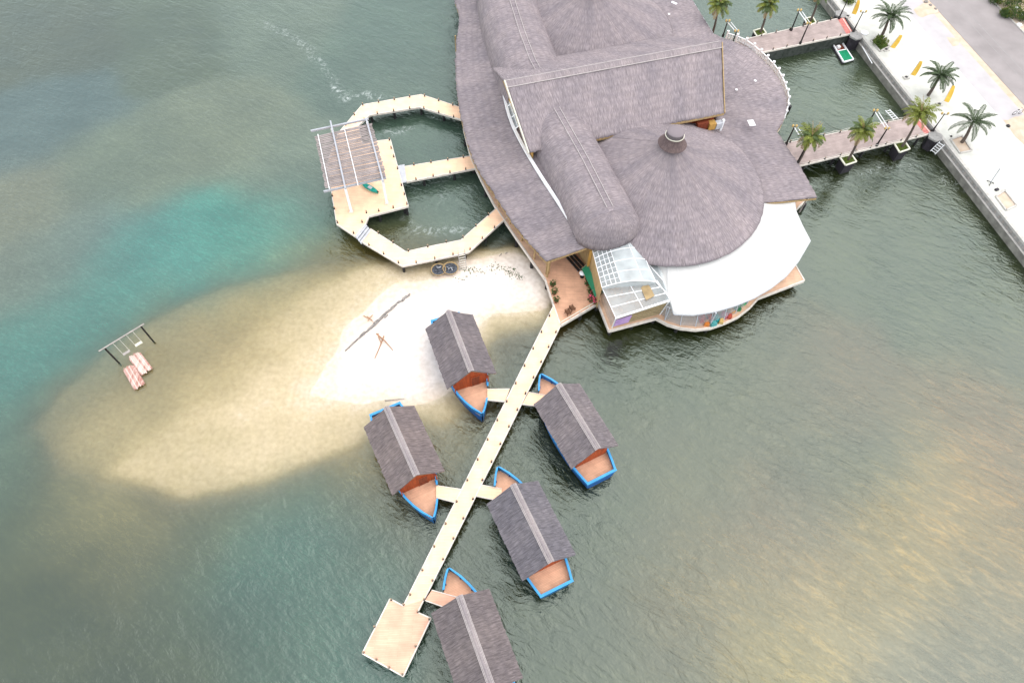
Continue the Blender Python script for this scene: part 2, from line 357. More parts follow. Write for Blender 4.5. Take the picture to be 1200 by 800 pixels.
# a slightly deeper swale crossing the spit, where the swing stands
for (px, py, rr, am) in ((232, 425, 3.2, .13), (190, 466, 3.0, .11), (165, 500, 2.6, .08), (270, 400, 3.0, .10), (300, 380, 3, .05), (120, 450, 3, .08)):
    q = at(px, py); dep += am*np.exp(-((XX-q.x)**2+(YY-q.y)**2)/(2*rr*rr))
dep = np.where(d2 > .3, np.minimum(dep, -.02), dep)
BED = -dep
def grid_object(name, Z, attrs, m):
    ny, nx = XX.shape; me = bpy.data.meshes.new(name)
    v = np.stack([XX, YY, Z], -1).reshape(-1, 3); ids = np.arange(nx*ny).reshape(ny, nx)
    f = np.stack([ids[:-1, :-1], ids[:-1, 1:], ids[1:, 1:], ids[1:, :-1]], -1).reshape(-1, 4)
    me.from_pydata(v.tolist(), [], f.tolist())
    for k, a in attrs.items():
        if a.ndim == 2:
            at_ = me.attributes.new(k, 'FLOAT', 'POINT'); at_.data.foreach_set('value', a.reshape(-1).astype(np.float32))
        else:
            at_ = me.attributes.new(k, 'FLOAT_COLOR', 'POINT'); at_.data.foreach_set('color', np.concatenate([a, np.ones(a.shape[:2]+(1,))], -1).reshape(-1).astype(np.float32))
    me.polygons.foreach_set('use_smooth', [True]*len(f)); me.materials.append(m)
    o = bpy.data.objects.new(name, me); COL.objects.link(o); tag(o, kind='structure'); return o
# sand
m, t, b = new_mat('sand'); L = t.links.new; N = t.nodes.new
b.inputs['Roughness'].default_value = .95; b.inputs['Specular IOR Level'].default_value = .1
a = N('ShaderNodeAttribute'); a.attribute_name = 'height'
r = N('ShaderNodeValToRGB'); e = r.color_ramp.elements
mr = N('ShaderNodeMapRange'); mr.inputs['From Min'].default_value = -1.0; mr.inputs['From Max'].default_value = .5
n = N('ShaderNodeTexNoise'); n.inputs['Scale'].default_value = .45; n.inputs['Detail'].default_value = 8; n.inputs['Roughness'].default_value = .65
c = N('ShaderNodeTexCoord'); L(c.outputs['Object'], n.inputs['Vector'])
ad = N('ShaderNodeMath'); ad.operation = 'MULTIPLY_ADD'; ad.inputs[1].default_value = .22; L(n.outputs['Fac'], ad.inputs[0]); 
sb = N('ShaderNodeMath'); sb.operation = 'SUBTRACT'; sb.inputs[1].default_value = .11; L(a.outputs['Fac'], sb.inputs[0]); L(sb.outputs[0], ad.inputs[2])
L(ad.outputs[0], mr.inputs['Value']); L(mr.outputs['Result'], r.inputs['Fac'])
e[0].position = 0; e[0].color = (.50, .405, .24, 1); e[1].position = 1; e[1].color = (.66, .60, .55, 1)
for p, cc in ((.48, (.60, .485, .30)), (.635, (.60, .485, .34)), (.68, (.60, .50, .40)), (.78, (.64, .57, .51))):
    x = e.new(p); x.color = cc+(1,)
n2 = N('ShaderNodeTexNoise'); n2.inputs['Scale'].default_value = 1.8; n2.inputs['Detail'].default_value = 6; L(c.outputs['Object'], n2.inputs['Vector'])
r2 = N('ShaderNodeValToRGB'); e2 = r2.color_ramp.elements; e2[0].position = .3; e2[0].color = (.88, .86, .84, 1); e2[1].position = .7; e2[1].color = (1.08, 1.08, 1.08, 1); L(n2.outputs['Fac'], r2.inputs['Fac'])
mu = N('ShaderNodeMix'); mu.data_type = 'RGBA'; mu.blend_type = 'MULTIPLY'; mu.inputs[0].default_value = 1; L(r.outputs['Color'], mu.inputs[6]); L(r2.outputs['Color'], mu.inputs[7])
L(mu.outputs[2], b.inputs['Base Color'])
bp = N('ShaderNodeBump'); bp.inputs['Strength'].default_value = .35; bp.inputs['Distance'].default_value = .1; L(n2.outputs['Fac'], bp.inputs['Height']); L(bp.outputs['Normal'], b.inputs['Normal'])
MT['sand'] = m
grid_object('sea_bed', BED, {'height': BED}, m)
# water body colour: silt and clear patches (photograph-like values turned into albedo)
REFL = np.array([.140, .174, .170]); EXPO = 2.05
TINT = [(50,50,106,124,122),(200,50,118,134,126),(330,30,130,147,139),(450,50,120,142,136),(60,150,116,137,139),(150,200,136,152,141),(255,160,140,154,142),(30,250,144,153,141),(330,200,140,157,147),(280,280,112,172,162),(180,310,92,166,160),(100,375,86,158,152),(130,345,94,160,154),(60,405,84,156,150),(310,290,116,168,158),(50,310,138,154,146),(110,285,128,152,150),(40,420,80,156,150),(15,500,90,148,142),(350,270,114,166,156),(230,315,100,166,160),(380,250,138,158,148),(420,270,122,145,136),
 (50,590,98,122,115),(120,608,104,126,116),(180,612,106,126,116),(240,604,108,130,121),(55,560,104,130,122),(330,588,104,140,134),(20,540,98,138,132),(100,690,92,111,103),(30,760,90,110,101),(200,630,120,127,113),(285,640,90,146,140),(270,612,100,142,135),(340,592,92,150,146),(380,640,86,150,144),(390,690,90,146,139),(330,740,106,127,118),(370,740,92,142,137),(200,760,104,118,107),(440,640,122,130,122),(420,580,128,130,118),(600,770,120,128,118),(720,620,124,132,122),(660,720,120,128,118),
 (750,430,120,124,114),(800,560,142,140,124),(900,450,150,150,134),(980,470,160,155,138),(1000,300,136,136,124),(1050,545,118,134,132),(980,560,128,138,130),(1100,600,188,178,152),(1160,520,166,164,148),(1130,570,178,172,150),(900,760,178,175,148),(1000,680,184,180,156),(1050,640,182,177,152),(1150,700,166,167,154),(1120,780,150,157,150),(820,700,150,153,136),(880,690,158,159,138),(1100,330,138,136,124),(1180,420,146,145,133),
 (510,180,128,150,142),(520,230,134,154,146),(960,110,136,152,142),(900,30,138,155,148),(620,450,108,118,110),(650,400,122,128,112),(540,560,112,122,114),(600,520,108,118,110),(990,210,130,136,124),(860,420,126,130,112),(470,90,124,144,138),(960,620,158,158,140),(760,760,134,140,126),
 (80,500,172,170,140),(120,530,188,184,150),(150,560,200,192,152),(230,575,206,194,152),(220,470,178,170,136),(130,470,172,168,138),(330,530,205,188,142),(220,400,176,168,132),(320,350,190,176,132),(400,325,176,164,116),(160,430,150,150,124),(300,440,205,188,146),(440,500,190,175,134),(520,485,165,155,118),(600,385,158,148,112),(440,300,140,140,104)]
num = np.zeros(XX.shape+(3,)); den = np.zeros(XX.shape)
TX = XX+2.2*snoise(XX, YY, 21, .16)+1.0*snoise(XX, YY, 22, .45)+.4*snoise(XX, YY, 25, 1.2); TY = YY+2.2*snoise(XX, YY, 23, .16)+1.0*snoise(XX, YY, 24, .45)+.4*snoise(XX, YY, 26, 1.2)
for px, py, rr, gg, bb in TINT:
    q = at(px, py); d = (TX-q.x)**2+(TY-q.y)**2
    wgt = np.exp(-d/(2*4.4**2))+1e-4/(1+d/200.)**2
    gl_ = max(0., 1-math.hypot((px-1020)/640., (py-480)/560.))
    al = np.clip((np.array(srgb(rr, gg, bb))-REFL*(1+1.05*gl_))/EXPO, np.array([.012, .018, .006]), 1)
    num += wgt[..., None]*al; den += wgt
TINTC = num/den[..., None]
mott = np.clip(.5+.5*snoise(XX, YY, 41, .30)+.35*snoise(XX, YY, 42, .8), 0, 1)[..., None]
TINTC = TINTC*(.90+.22*mott)+mott*np.array([.006, .004, .001])
foam = np.zeros(XX.shape)
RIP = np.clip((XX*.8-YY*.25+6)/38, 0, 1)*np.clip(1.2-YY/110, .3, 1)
def streak(pts, wd, am):
    global foam
    P = [at(*p) for p in pts]
    for p, q in zip(P[:-1], P[1:]):
        e = np.array([q.x-p.x, q.y-p.y]); s_ = np.clip(((WX-p.x)*e[0]+(WY-p.y)*e[1])/(e@e), 0, 1)
        d = np.hypot(WX-p.x-s_*e[0], WY-p.y-s_*e[1]); foam = np.maximum(foam, am*np.exp(-(d/wd)**2))
streak([(396, 100), (404, 110), (406, 116), (420, 115), (440, 117)], .5, .8)
streak([(310, 28), (330, 36), (345, 46), (368, 62), (378, 75), (398, 100)], .5, .5)
streak([(452, 152), (460, 152), (475, 147)], .6, .6); streak([(488, 268), (505, 274), (518, 272), (540, 270)], .7, .6); streak([(478, 252), (486, 262), (492, 268)], .4, .4)
streak([(508, 205), (520, 215), (530, 232)], .8, .3); streak([(980, 180), (968, 195)], .6, .35); streak([(1100, 205), (1108, 215), (1120, 222)], .7, .45); streak([(1012, 205), (1045, 195), (1070, 196)], .8, .35)
m, t, b = new_mat('lake_water'); L = t.links.new; N = t.nodes.new; t.nodes.remove(b); mo = t.nodes['Material Output']
c = N('ShaderNodeTexCoord')
def nz_(scale, stretch, rot, detail, dist=0.0, rough=.55):
    mp = N('ShaderNodeMapping'); mp.vector_type = 'TEXTURE'; mp.inputs['Scale'].default_value = tuple(1/x for x in stretch); mp.inputs['Rotation'].default_value = (0, 0, -rot); L(c.outputs['Object'], mp.inputs['Vector'])
    n = N('ShaderNodeTexNoise'); n.inputs['Scale'].default_value = scale; n.inputs['Detail'].default_value = detail; n.inputs['Distortion'].default_value = dist; n.inputs['Roughness'].default_value = rough; L(mp.outputs['Vector'], n.inputs['Vector']); return n
def math_(op, a_, b_=None, c_=None):
    n = N('ShaderNodeMath'); n.operation = op
    for i, x in enumerate((a_, b_, c_)):
        if x is None: continue
        if isinstance(x, (int, float)): n.inputs[i].default_value = x
        else: L(x, n.inputs[i])
    return n.outputs[0]
w1 = nz_(.55, (.6, 1.4, 1), math.radians(30), 5, 1.2); w2 = nz_(1.6, (.7, 1.2, 1), math.radians(22), 4, 1.0); w3 = nz_(.06, (1, 1, 1), 0, 3)
cal = N('ShaderNodeMapRange'); cal.inputs['From Min'].default_value = .35; cal.inputs['From Max'].default_value = .65; cal.inputs['To Min'].default_value = .45; cal.inputs['To Max'].default_value = 1.2; L(w3.outputs['Fac'], cal.inputs['Value'])
hgt = math_('MULTIPLY', math_('MULTIPLY_ADD', w2.outputs['Fac'], .45, w1.outputs['Fac']), cal.outputs['Result'])
bp = N('ShaderNodeBump'); bp.inputs['Strength'].default_value = .42; bp.inputs['Distance'].default_value = .45; L(hgt, bp.inputs['Height'])
rp_ = N('ShaderNodeAttribute'); rp_.attribute_name = 'ripple'; tint = N('ShaderNodeAttribute'); tint.attribute_name = 'tint'; dp = N('ShaderNodeAttribute'); dp.attribute_name = 'depth'; fm = N('ShaderNodeAttribute'); fm.attribute_name = 'foam'
s1 = nz_(.8, (.42, 1.6, 1), math.radians(32), 6, .9, .66)
sr = N('ShaderNodeValToRGB'); e = sr.color_ramp.elements; e[0].position = .38; e[0].color = (.72, .74, .74, 1); e[1].position = .61; e[1].color = (1.65, 1.60, 1.50, 1); x = e.new(.51); x.color = (.96, .96, .95, 1)  # pale ripple crests and dark troughs painted into the water colour
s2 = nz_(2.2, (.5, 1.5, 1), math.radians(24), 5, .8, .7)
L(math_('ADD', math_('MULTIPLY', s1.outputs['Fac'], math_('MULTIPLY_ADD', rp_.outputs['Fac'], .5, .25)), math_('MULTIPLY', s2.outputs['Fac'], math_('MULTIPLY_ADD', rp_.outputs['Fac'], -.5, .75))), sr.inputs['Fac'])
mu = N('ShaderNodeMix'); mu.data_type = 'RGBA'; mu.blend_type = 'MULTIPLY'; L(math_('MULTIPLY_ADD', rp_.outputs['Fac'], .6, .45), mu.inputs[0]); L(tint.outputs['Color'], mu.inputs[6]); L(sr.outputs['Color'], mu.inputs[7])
fn = nz_(.9, (1, 1, 1), 0, 6, 2.0, .7); fr = N('ShaderNodeMapRange'); fr.inputs['From Min'].default_value = .5; fr.inputs['From Max'].default_value = .62; L(fn.outputs['Fac'], fr.inputs['Value'])
ff = math_('MULTIPLY', fr.outputs['Result'], fm.outputs['Fac'])
mf = N('ShaderNodeMix'); mf.data_type = 'RGBA'; L(ff, mf.inputs[0]); L(mu.outputs[2], mf.inputs[6]); mf.inputs[7].default_value = (.45, .48, .47, 1)
df = N('ShaderNodeBsdfDiffuse'); L(mf.outputs[2], df.inputs['Color']); L(bp.outputs['Normal'], df.inputs['Normal'])
tr = N('ShaderNodeBsdfTransparent'); tr.inputs['Color'].default_value = (.97, .98, .96, 1)
op = math_('SUBTRACT', 1.0, math_('POWER', 2.718, math_('MULTIPLY', math_('MAXIMUM', dp.outputs['Fac'], 0.0), -1.15)))
op = math_('MAXIMUM', op, ff)
m1 = N('ShaderNodeMixShader'); L(op, m1.inputs[0]); L(tr.outputs[0], m1.inputs[1]); L(df.outputs[0], m1.inputs[2])
gl = N('ShaderNodeBsdfGlossy'); gl.inputs['Roughness'].default_value = .10; L(bp.outputs['Normal'], gl.inputs['Normal']); gl.inputs['Color'].default_value = (.77, .89, .82, 1)
fz = N('ShaderNodeFresnel'); fz.inputs['IOR'].default_value = 1.86; L(bp.outputs['Normal'], fz.inputs['Normal'])
sh = N('ShaderNodeMapRange'); sh.inputs['From Min'].default_value = 0; sh.inputs['From Max'].default_value = .6; sh.inputs['To Min'].default_value = .35; sh.inputs['To Max'].default_value = 1; L(dp.outputs['Fac'], sh.inputs['Value'])
m2 = N('ShaderNodeMixShader'); L(math_('MULTIPLY', fz.outputs[0], sh.outputs['Result']), m2.inputs[0]); L(m1.outputs[0], m2.inputs[1]); L(gl.outputs[0], m2.inputs[2]); L(m2.outputs[0], mo.inputs['Surface'])
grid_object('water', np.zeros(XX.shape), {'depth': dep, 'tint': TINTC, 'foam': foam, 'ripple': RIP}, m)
# ------------------------------------------------------------------ land on the east shore
SE = np.array([.2807, -.9598]); SO = np.array([.9598, .2807])       # along the quay, and inland
def so(s, o): p = SE*s+SO*o; return (p[0], p[1])
def strip(o0, o1, s0=-900, s1=900): return [so(s0, o0), so(s1, o0), so(s1, o1), so(s0, o1)]
PZ = 2.0
tag(MB().prism(strip(79.95, 2500), -6, PZ-.03).build('ground', 'soil'), kind='structure')
MT['pave'] = planks('white_plaza_paving', (.50, .495, .45), .8, .03, .06, angle=math.radians(-73.7), gap=.93)
MT['pavers'] = mat('grey_pavers', (.40, .375, .378), .85, .07, .5, .1, detail=9)
tag(MB().prism(strip(79.95, 90.6), PZ-.02, PZ).build('pavement', 'pave'), kind='structure')
tag(MB().prism(strip(90.6, 94.6), PZ-.02, PZ+.004).build('paver_path', 'pavers'), kind='structure')
tag(MB().prism(strip(95.8, 106.4), PZ-.02, PZ).build('road', 'asphalt'), kind='structure')
tag(MB().prism(strip(106.4, 106.6), PZ-.02, PZ+.12).build('kerb', 'kerb'), kind='structure')
ln = MB().prism(strip(100.4, 100.5), PZ, PZ+.006); ln.prism(strip(99.1, 99.18), PZ, PZ+.006)
tag(ln.build('road_marking', 'line'), kind='structure')
q = thing('quay_wall', 'long grey concrete quay wall between the water and the white plaza', 'wall', (*so(-60, 79.5), 0)); ql = q.location.copy()
MB().prism(strip(79.35, 79.95, -300, 300), -4, 1.1).build('wall_face', 'concrete', q, ql)
bb_ = MB().prism(strip(79.62, 79.94, -300, 300), 1.1, 1.72); bb_.build('upper_face', 'concrete_top', q, ql)
MB().prism(strip(79.33, 79.61, -300, 300), 1.1, 1.16).build('ledge', 'kerb', q, ql)
n_ = MB()
for k in range(-130, 40): n_.prism(strip(79.58, 79.615, k*.9, k*.9+.30), 1.3, 1.66)
n_.build('drain_slots', 'fascia_grey', q, ql)
MB().prism(strip(79.60, 80.05, -300, 300), 1.72, PZ+.03).build('coping', 'kerb', q, ql)
# ------------------------------------------------------------------ jetties
def px(pts, z): return [xy(p[0], p[1], z) for p in pts]
def inset_edge(poly, z0, z1, wd, closed=True):
    """thin boards along the rim of a deck"""
    b_ = MB(); n = len(poly)
    for i in range(n if closed else n-1):
        p, q = poly[i], poly[(i+1) % n]
        b_.bar((p[0], p[1], (z0+z1)/2), (q[0], q[1], (z0+z1)/2), wd, z1-z0)
    return b_
def deck_thing(name, label, cat, poly, z, m, piles=(), group=None, zw=None, fas='fascia', extra=None, th=.16, rim=True):
    cx = sum(p[0] for p in poly)/len(poly); cy = sum(p[1] for p in poly)/len(poly)
    r = thing(name, label, cat, (cx, cy, 0), 0, group); o = (cx, cy, 0)
    MB().prism(poly, z-th, z).build('deck', m, r, o)
    if rim: inset_edge(poly, z-.26, z+.035, .11).build('edge_board', fas, r, o)
    a = np.array(poly); c_ = a.mean(0); inner = [tuple(c_+(p-c_)*1) for p in a]
    MB().prism([tuple(p) for p in inner], z-.34, z-th-.005).build('deck_frame', 'under', r, o)
    for (x, y) in piles:
        MB().tube([(x, y, -3), (x, y, z-.34)], .17, 10).build('pile', 'pile', r, o)
    return r, o
def line_pts(p, q, n, a=0., b=1.): return [(p[0]+(q[0]-p[0])*(a+(b-a)*i/max(1, n-1)), p[1]+(q[1]-p[1])*(a+(b-a)*i/max(1, n-1))) for i in range(n)]
def mid(p, q, f=.5): return (p[0]+(q[0]-p[0])*f, p[1]+(q[1]-p[1])*f)
# bollard prototype
bol0 = None
def bollard(x, y, z, label, group):
    global bol0
    if bol0 is None:
        b_ = MB().lathe([(.13, 0), (.13, .05), (.09, .07), (.085, .40)], n=8); b_.lathe([(.10, .40), (.115, .43), (.10, .52), (.04, .56)], n=8, mi=1)
        bol0 = b_.build('bollard', ['black', 'bollard_cap']); o = bol0
    else:
        o = bol0.copy(); COL.objects.link(o)
    o.location = (x, y, z); o.scale = (.85, .85, .85); tag(o, label, 'bollard', group); return o
# long straight jetty with the square landing
ZJ = 1.59
Lj = px(((648.9, 357.7), (472.6, 709.5)), ZJ); Rj = px(((657, 381), (504, 688.5)), ZJ)
plat = px(((472.6, 709.5), (457, 701), (424.5, 765), (472.5, 792), (505, 724), (489.4, 717), (496.5, 702.5)), ZJ)
polyJ = [Lj[0], Lj[1]]+plat[1:]+[Rj[1], Rj[0]]
pl = []
for f in (.06, .2, .34, .48, .62, .76, .9):
    pl += [mid(mid(Lj[0], Lj[1], f), mid(Rj[0], Rj[1], f), .12), mid(mid(Lj[0], Lj[1], f), mid(Rj[0], Rj[1], f), .88)]
pl += [mid(plat[i], (sum(p[0] for p in plat)/7, sum(p[1] for p in plat)/7), .12) for i in (1, 2, 3, 4)]
# square landing is pinker: the same boards, less bleached
jet, jo = deck_thing('jetty', 'long straight cream timber jetty running out between the thatched boat cabins to a square landing', 'jetty', polyJ, ZJ, 'deck', pl)
MB().prism(plat, ZJ+.004, ZJ+.008).build('landing_boards', 'deck_pink', jet, jo)
for i, c4 in enumerate((((597.3, 455.5), (571, 456), (571, 468.5), (591.5, 470.5)), ((619.5, 459.5), (640, 463), (640, 477), (612, 473.5)), ((543, 573.5), (511, 568.5), (511, 582.5), (533.5, 588.5)), ((562, 567.5), (588, 572.5), (588, 587), (556, 580.5)), ((506, 691), (535, 699), (535, 716), (498, 703)))):
    P = px(c4, ZJ); MB().prism(P, ZJ-.14, ZJ-.002).build('gangway', 'deck' if i < 4 else 'deck_pink', jet, jo)
    g_ = MB()
    for e0, e1 in ((0, 1), (2, 3)): g_.bar((*P[e0], ZJ-.05), (*P[e1], ZJ-.05), .08, .2)
    g_.build('gangway_edge', 'fascia', jet, jo)
    c_ = (sum(p[0] for p in P)/4, sum(p[1] for p in P)/4); MB().tube([(*c_, -3), (*c_, ZJ-.16)], .15, 8).build('pile', 'pile', jet, jo)
G = 'black bollards along the long jetty'
Ln = Vector((Lj[1][0]-Lj[0][0], Lj[1][1]-Lj[0][1])); nb = 15
for i in range(nb):
    f = (i+.6)/nb
    for side, (A, B) in enumerate(((Lj, Rj), (Rj, Lj))):
        p = mid(mid(A[0], A[1], f), mid(B[0], B[1], f), .07)
        bollard(p[0], p[1], ZJ, 'small black bollard on the edge of the long straight jetty', G)
for p in ((458.5, 702.5), (439, 734), (426, 764), (441, 772), (456, 781.5), (471.5, 789.5), (487, 756.5), (503, 725), (489.5, 716.5), (473, 708), (497, 702)):
    q = xy(p[0], p[1], ZJ); bollard(q[0], q[1], ZJ, 'small black bollard on the rim of the square landing at the jetty end', 'black bollards round the square landing')
# ring of walkways round the swimming basin
ZP = 2.0
platP = px(((394.6, 262.5), (388.5, 225), (383, 192), (394, 160), (399, 153), (420, 147), (425, 168.5), (442.5, 165.3), (457.5, 163.5), (468, 203), (478.5, 241.5), (432, 253.5), (428.4, 262), (416.6, 277)), ZP)
cP = (sum(p[0] for p in platP)/14, sum(p[1] for p in platP)/14)
plt_, po = deck_thing('lake_platform', 'broad cream timber platform in the lake carrying the slatted pergola', 'platform', platP, ZP, 'deck', [mid(p, cP, .1) for p in platP[::2]]+[mid(px(((478, 241),), ZP)[0], cP, .04), mid(px(((445, 250),), ZP)[0], cP, .06)])
st = MB()
for k in range(3):
    f0, f1 = k/3, (k+1)/3; a0, a1 = xy(416.6, 277, ZP), xy(423, 283.5, ZP); b0, b1 = xy(428.4, 262, ZP), xy(434.5, 268.5, ZP)
    st.prism([mid(a0, a1, f0+.04), mid(a0, a1, f1-.04), mid(b0, b1, f1-.04), mid(b0, b1, f0+.04)], ZP-.35-.1*k, ZP-.08-.11*k)
st.build('steps', 'grey_metal', plt_, po)
st = MB(); P = px(((464.5, 194.5), (474, 192.5), (476.5, 213), (470, 214.5)), 1.8); st.prism(P, 1.66, 1.80); st.build('step_plate', 'grey_metal', plt_, po)
ZW = 1.585
up_out = px(((560, 133.5), (540, 126), (493.5, 111), (424.5, 123), (399, 153)), ZW); up_in = px(((420, 147), (433, 135), (492, 125.5), (541.5, 140.5), (560, 147)), ZW)
def pile_row(line, c_, pos, k=.1): return [mid(p, c_, k) for p in pos]
w1_, o1_ = deck_thing('upper_walkway', 'bent cream walkway with black piles crossing from the pergola platform to the upper roof edge', 'walkway', up_out+up_in, ZW, 'deck',
    [xy(*p, ZW) for p in ((434.5, 133), (461.5, 129), (493, 124), (519.5, 131.5), (545, 140), (430, 124.5), (494, 113), (460, 119), (528, 124))])
mdl = px(((474, 195.3), (553.5, 182.5), (575, 179), (575, 194), (556.5, 197.5), (476.5, 213)), ZW)
w2_, o2_ = deck_thing('middle_walkway', 'short straight cream walkway between the two others linking platform and restaurant', 'walkway', mdl, ZW, 'deck', [xy(*p, ZW) for p in ((496.5, 207.5), (532, 201), (497, 193.5), (532, 187.5), (563, 195))])
lo_out = px(((423, 282.7), (471.5, 311.8), (500, 306), (549, 295.5), (587.5, 260.5), (602, 248)), ZW); lo_in = px(((596, 232), (580.5, 245), (540, 281.5), (500, 289.5), (475.6, 295), (434, 268)), ZW)
w3_, o3_ = deck_thing('lower_walkway', 'bent cream walkway passing above the white sand with a ladder down to it', 'walkway', lo_out+lo_in, ZW, 'deck', [xy(*p, ZW) for p in ((472, 309), (511, 302), (545, 294), (569, 274), (424, 279), (590, 254), (476, 297), (538, 284), (510, 289.5), (441, 274))])
def edge_bollards(pts, z, step, label, group, inn=None, start=.5):
    P = [Vector((p[0], p[1], 0)) for p in pts]; L_ = [0]
    for i in range(1, len(P)): L_.append(L_[-1]+(P[i]-P[i-1]).length)
    n = max(2, int(round(L_[-1]/step))); R = resample(P, n*2+1)[1::2]
    cc = Vector((inn[0], inn[1], 0)) if inn else None
    for p in R:
        if cc is not None: p = p+(cc-p).normalized()*.12
        bollard(p.x, p.y, z, label, group)
def centroid(pl_): return (sum(p[0] for p in pl_)/len(pl_), sum(p[1] for p in pl_)/len(pl_))
lb = 'small black bollard on the edge of the %s walkway'
edge_bollards(up_out[1:], ZW, 2.3, lb % 'upper bent', 'bollards on the upper walkway', centroid(up_in)); edge_bollards(up_in[:-1], ZW, 2.5, lb % 'upper bent', 'bollards on the upper walkway', centroid(up_out))
edge_bollards([mdl[0], mdl[1]], ZW, 2.2, lb % 'short middle', 'bollards on the middle walkway', centroid(mdl)); edge_bollards([mdl[4], mdl[5]], ZW, 2.2, lb % 'short middle', 'bollards on the middle walkway', centroid(mdl))
edge_bollards(lo_out[:-1], ZW, 2.4, lb % 'lower bent', 'bollards on the lower walkway', centroid(lo_in)); edge_bollards(lo_in[1:], ZW, 2.4, lb % 'lower bent', 'bollards on the lower walkway', centroid(lo_out))
for p in ((389.5, 230), (392, 245), (395.5, 261), (414.5, 273.5), (424.5, 260.5), (429.5, 249.5), (444, 247.5), (461, 243.5), (477, 239.5), (474, 228), (470.5, 217.5), (466, 198), (461.5, 184), (458.5, 174), (456.5, 164.5)):
    q = xy(p[0], p[1], ZP); bollard(q[0], q[1], ZP, 'small black bollard on the rim of the pergola platform', 'bollards round the pergola platform')
# pergola
MT['white_beam'] = mat('pale_painted_steel', (.33, .34, .37), .5, .1)
ZR = 6.5
pc = xy(410, 185, ZR); pg = thing('pergola', 'slatted grey-brown pergola on white posts over the lake platform', 'pergola', (pc[0], pc[1], ZP)); go = (pc[0], pc[1], ZP)
def P3(p, z): return at(p[0], p[1], z)
for a_, b_ in (((387.3, 142), (404.8, 221)), ((429, 139), (449, 212.5))): MB().bar(P3(a_, ZR+.36), P3(b_, ZR+.36), .20, .20).build('main_beam', 'white_beam', pg, go)
for a_, b_ in (((364.2, 153.8), (432, 139.5)), ((379.3, 224.7), (452.5, 208.3))): MB().bar(P3(a_, ZR-.1), P3(b_, ZR-.1), .22, .24).build('cross_beam', 'white_beam', pg, go)
for p in ((404.3, 219.2), (448, 209.5), (388, 148), (430, 142)):
    q = P3(p, ZR); MB().bar((q.x, q.y, ZP), (q.x, q.y, ZR-.15), .26, .26).build('post', 'white', pg, go)
    MB().box((q.x, q.y, ZP+.06), (.5, .5, .12)).build('post_foot', 'fascia', pg, go)
sl = MB(); TL, TRr, BRr, BL = (369.3, 160.8), (436, 145), (452.5, 206), (381.4, 220)
NS = 34
for k in range(NS):
    f = k/(NS-1); a_ = mid(TL, BL, f); b_ = mid(TRr, BRr, f); j_ = random.uniform(-.03, .03)
    sl.bar(P3(a_, ZR+.20)+Vector((random.uniform(-.08, .08), j_, 0)), P3(b_, ZR+.20)+Vector((random.uniform(-.08, .08), j_, random.uniform(-.03, .03))), .20, .06)
sl.build('slat_roof', 'slat_roof', pg, go)
for a_, b_ in (((372.5, 157.5), (386, 221.5)), ((404, 152.5), (419.5, 217)),): MB().bar(P3(a_, ZR+.28), P3(b_, ZR+.28), .08, .08).build('batten', 'white', pg, go)
# teal canoe on the platform
q = at(435, 221.5, ZP); q2 = at(443, 227, ZP); q1 = at(424.5, 216.5, ZP); dv = (q2-q1); ang = math.atan2(dv.y, dv.x)
kn = thing('canoe', 'small teal canoe lying on the platform at the pergola edge', 'canoe', ((q1.x+q2.x)/2, (q1.y+q2.y)/2, ZP), ang)
Lk = dv.length*1.05
rows = []
for i in range(13):
    s_ = -1+2*i/12; hw = .36*(1-abs(s_)**2.4)+.02; x_ = s_*Lk/2; up_ = .10*abs(s_)**3
    rows.append([(x_, -hw*.95, .32+up_), (x_, -hw, .24+up_), (x_, -hw*.6, .03), (x_, 0, 0), (x_, hw*.6, .03), (x_, hw, .24+up_), (x_, hw*.95, .32+up_), (x_, hw*.4, .30+up_*1.1), (x_, -hw*.4, .30+up_*1.1)])
MB().grid(rows, closed=True).build('hull', 'teal', kn, smooth=True)
MB().box((.05, 0, .36), (.55, .42, .12)).build('seat', 'grey_metal', kn)
MB().tube([(Lk*.46, 0, .42), (Lk*.54, 0, .40)], [.10, .05], 8).build('bow_tip', 'black', kn)
# ladder from the lower walkway to the sand
q = at(541, 297.5, ZW); q2 = at(543, 316.5, .15)
ld = thing('ladder', 'short timber ladder leaning from the lower walkway down to the white sand', 'ladder', (q2.x, q2.y, .1)); lo_ = (q2.x, q2.y, .1)
off = (at(545, 306, .8)-at(537.5, 307.5, .8)); off.z = 0; off *= .5
for s_ in (-1, 1): MB().bar(q2+off*s_, q+off*s_+(q-q2)*.25, .07, .07).build('rail', 'fascia_grey', ld, lo_)
for k in range(7):
    p = q2.lerp(q, (k+.4)/7); MB().bar(p-off, p+off, .10, .05).build('rung', 'rope', ld, lo_)
# round basket boats
def basket(p, label, r_=.95):
    q = at(p[0], p[1], .3); o = thing('basket_boat', label, 'basket boat', (q.x, q.y, .12), 0, 'basket boats under the lower walkway')
    MB().lathe([(.45*r_, 0), (.8*r_, .12), (r_, .42), (r_, .5), (r_*.95, .5), (r_*.80, .2), (.01, .12)], n=28).build('hull', 'wood_tan', o, smooth=True)
    b_ = MB()
    rows = [[(rr*r_*math.cos(a_), rr*r_*math.sin(a_), (.42-.1*rr+.12*mnoise.noise(Vector((rr*3+p[0], a_*2, 1))) if rr < .9 else .36)) for a_ in [2*PI*k/20 for k in range(20)]] for rr in (.05, .3, .6, .93)]
    b_.grid(rows, closed=True); b_.build('net_pile', 'net', o)
    for k in range(5):
        a_ = random.uniform(0, 6.3); b2 = MB().tube([(.5*math.cos(a_), .5*math.sin(a_), .5), (.1*math.cos(a_+1), .2*math.sin(a_+1), .56), (-.4*math.cos(a_), .3*math.sin(a_), .5)], .05, 6); b2.build('net_roll', 'grey_metal' if k % 2 else 'net', o)
    return o
basket((514, 317), 'round basket boat with dark nets and a pale cloth, under the lower walkway pile')
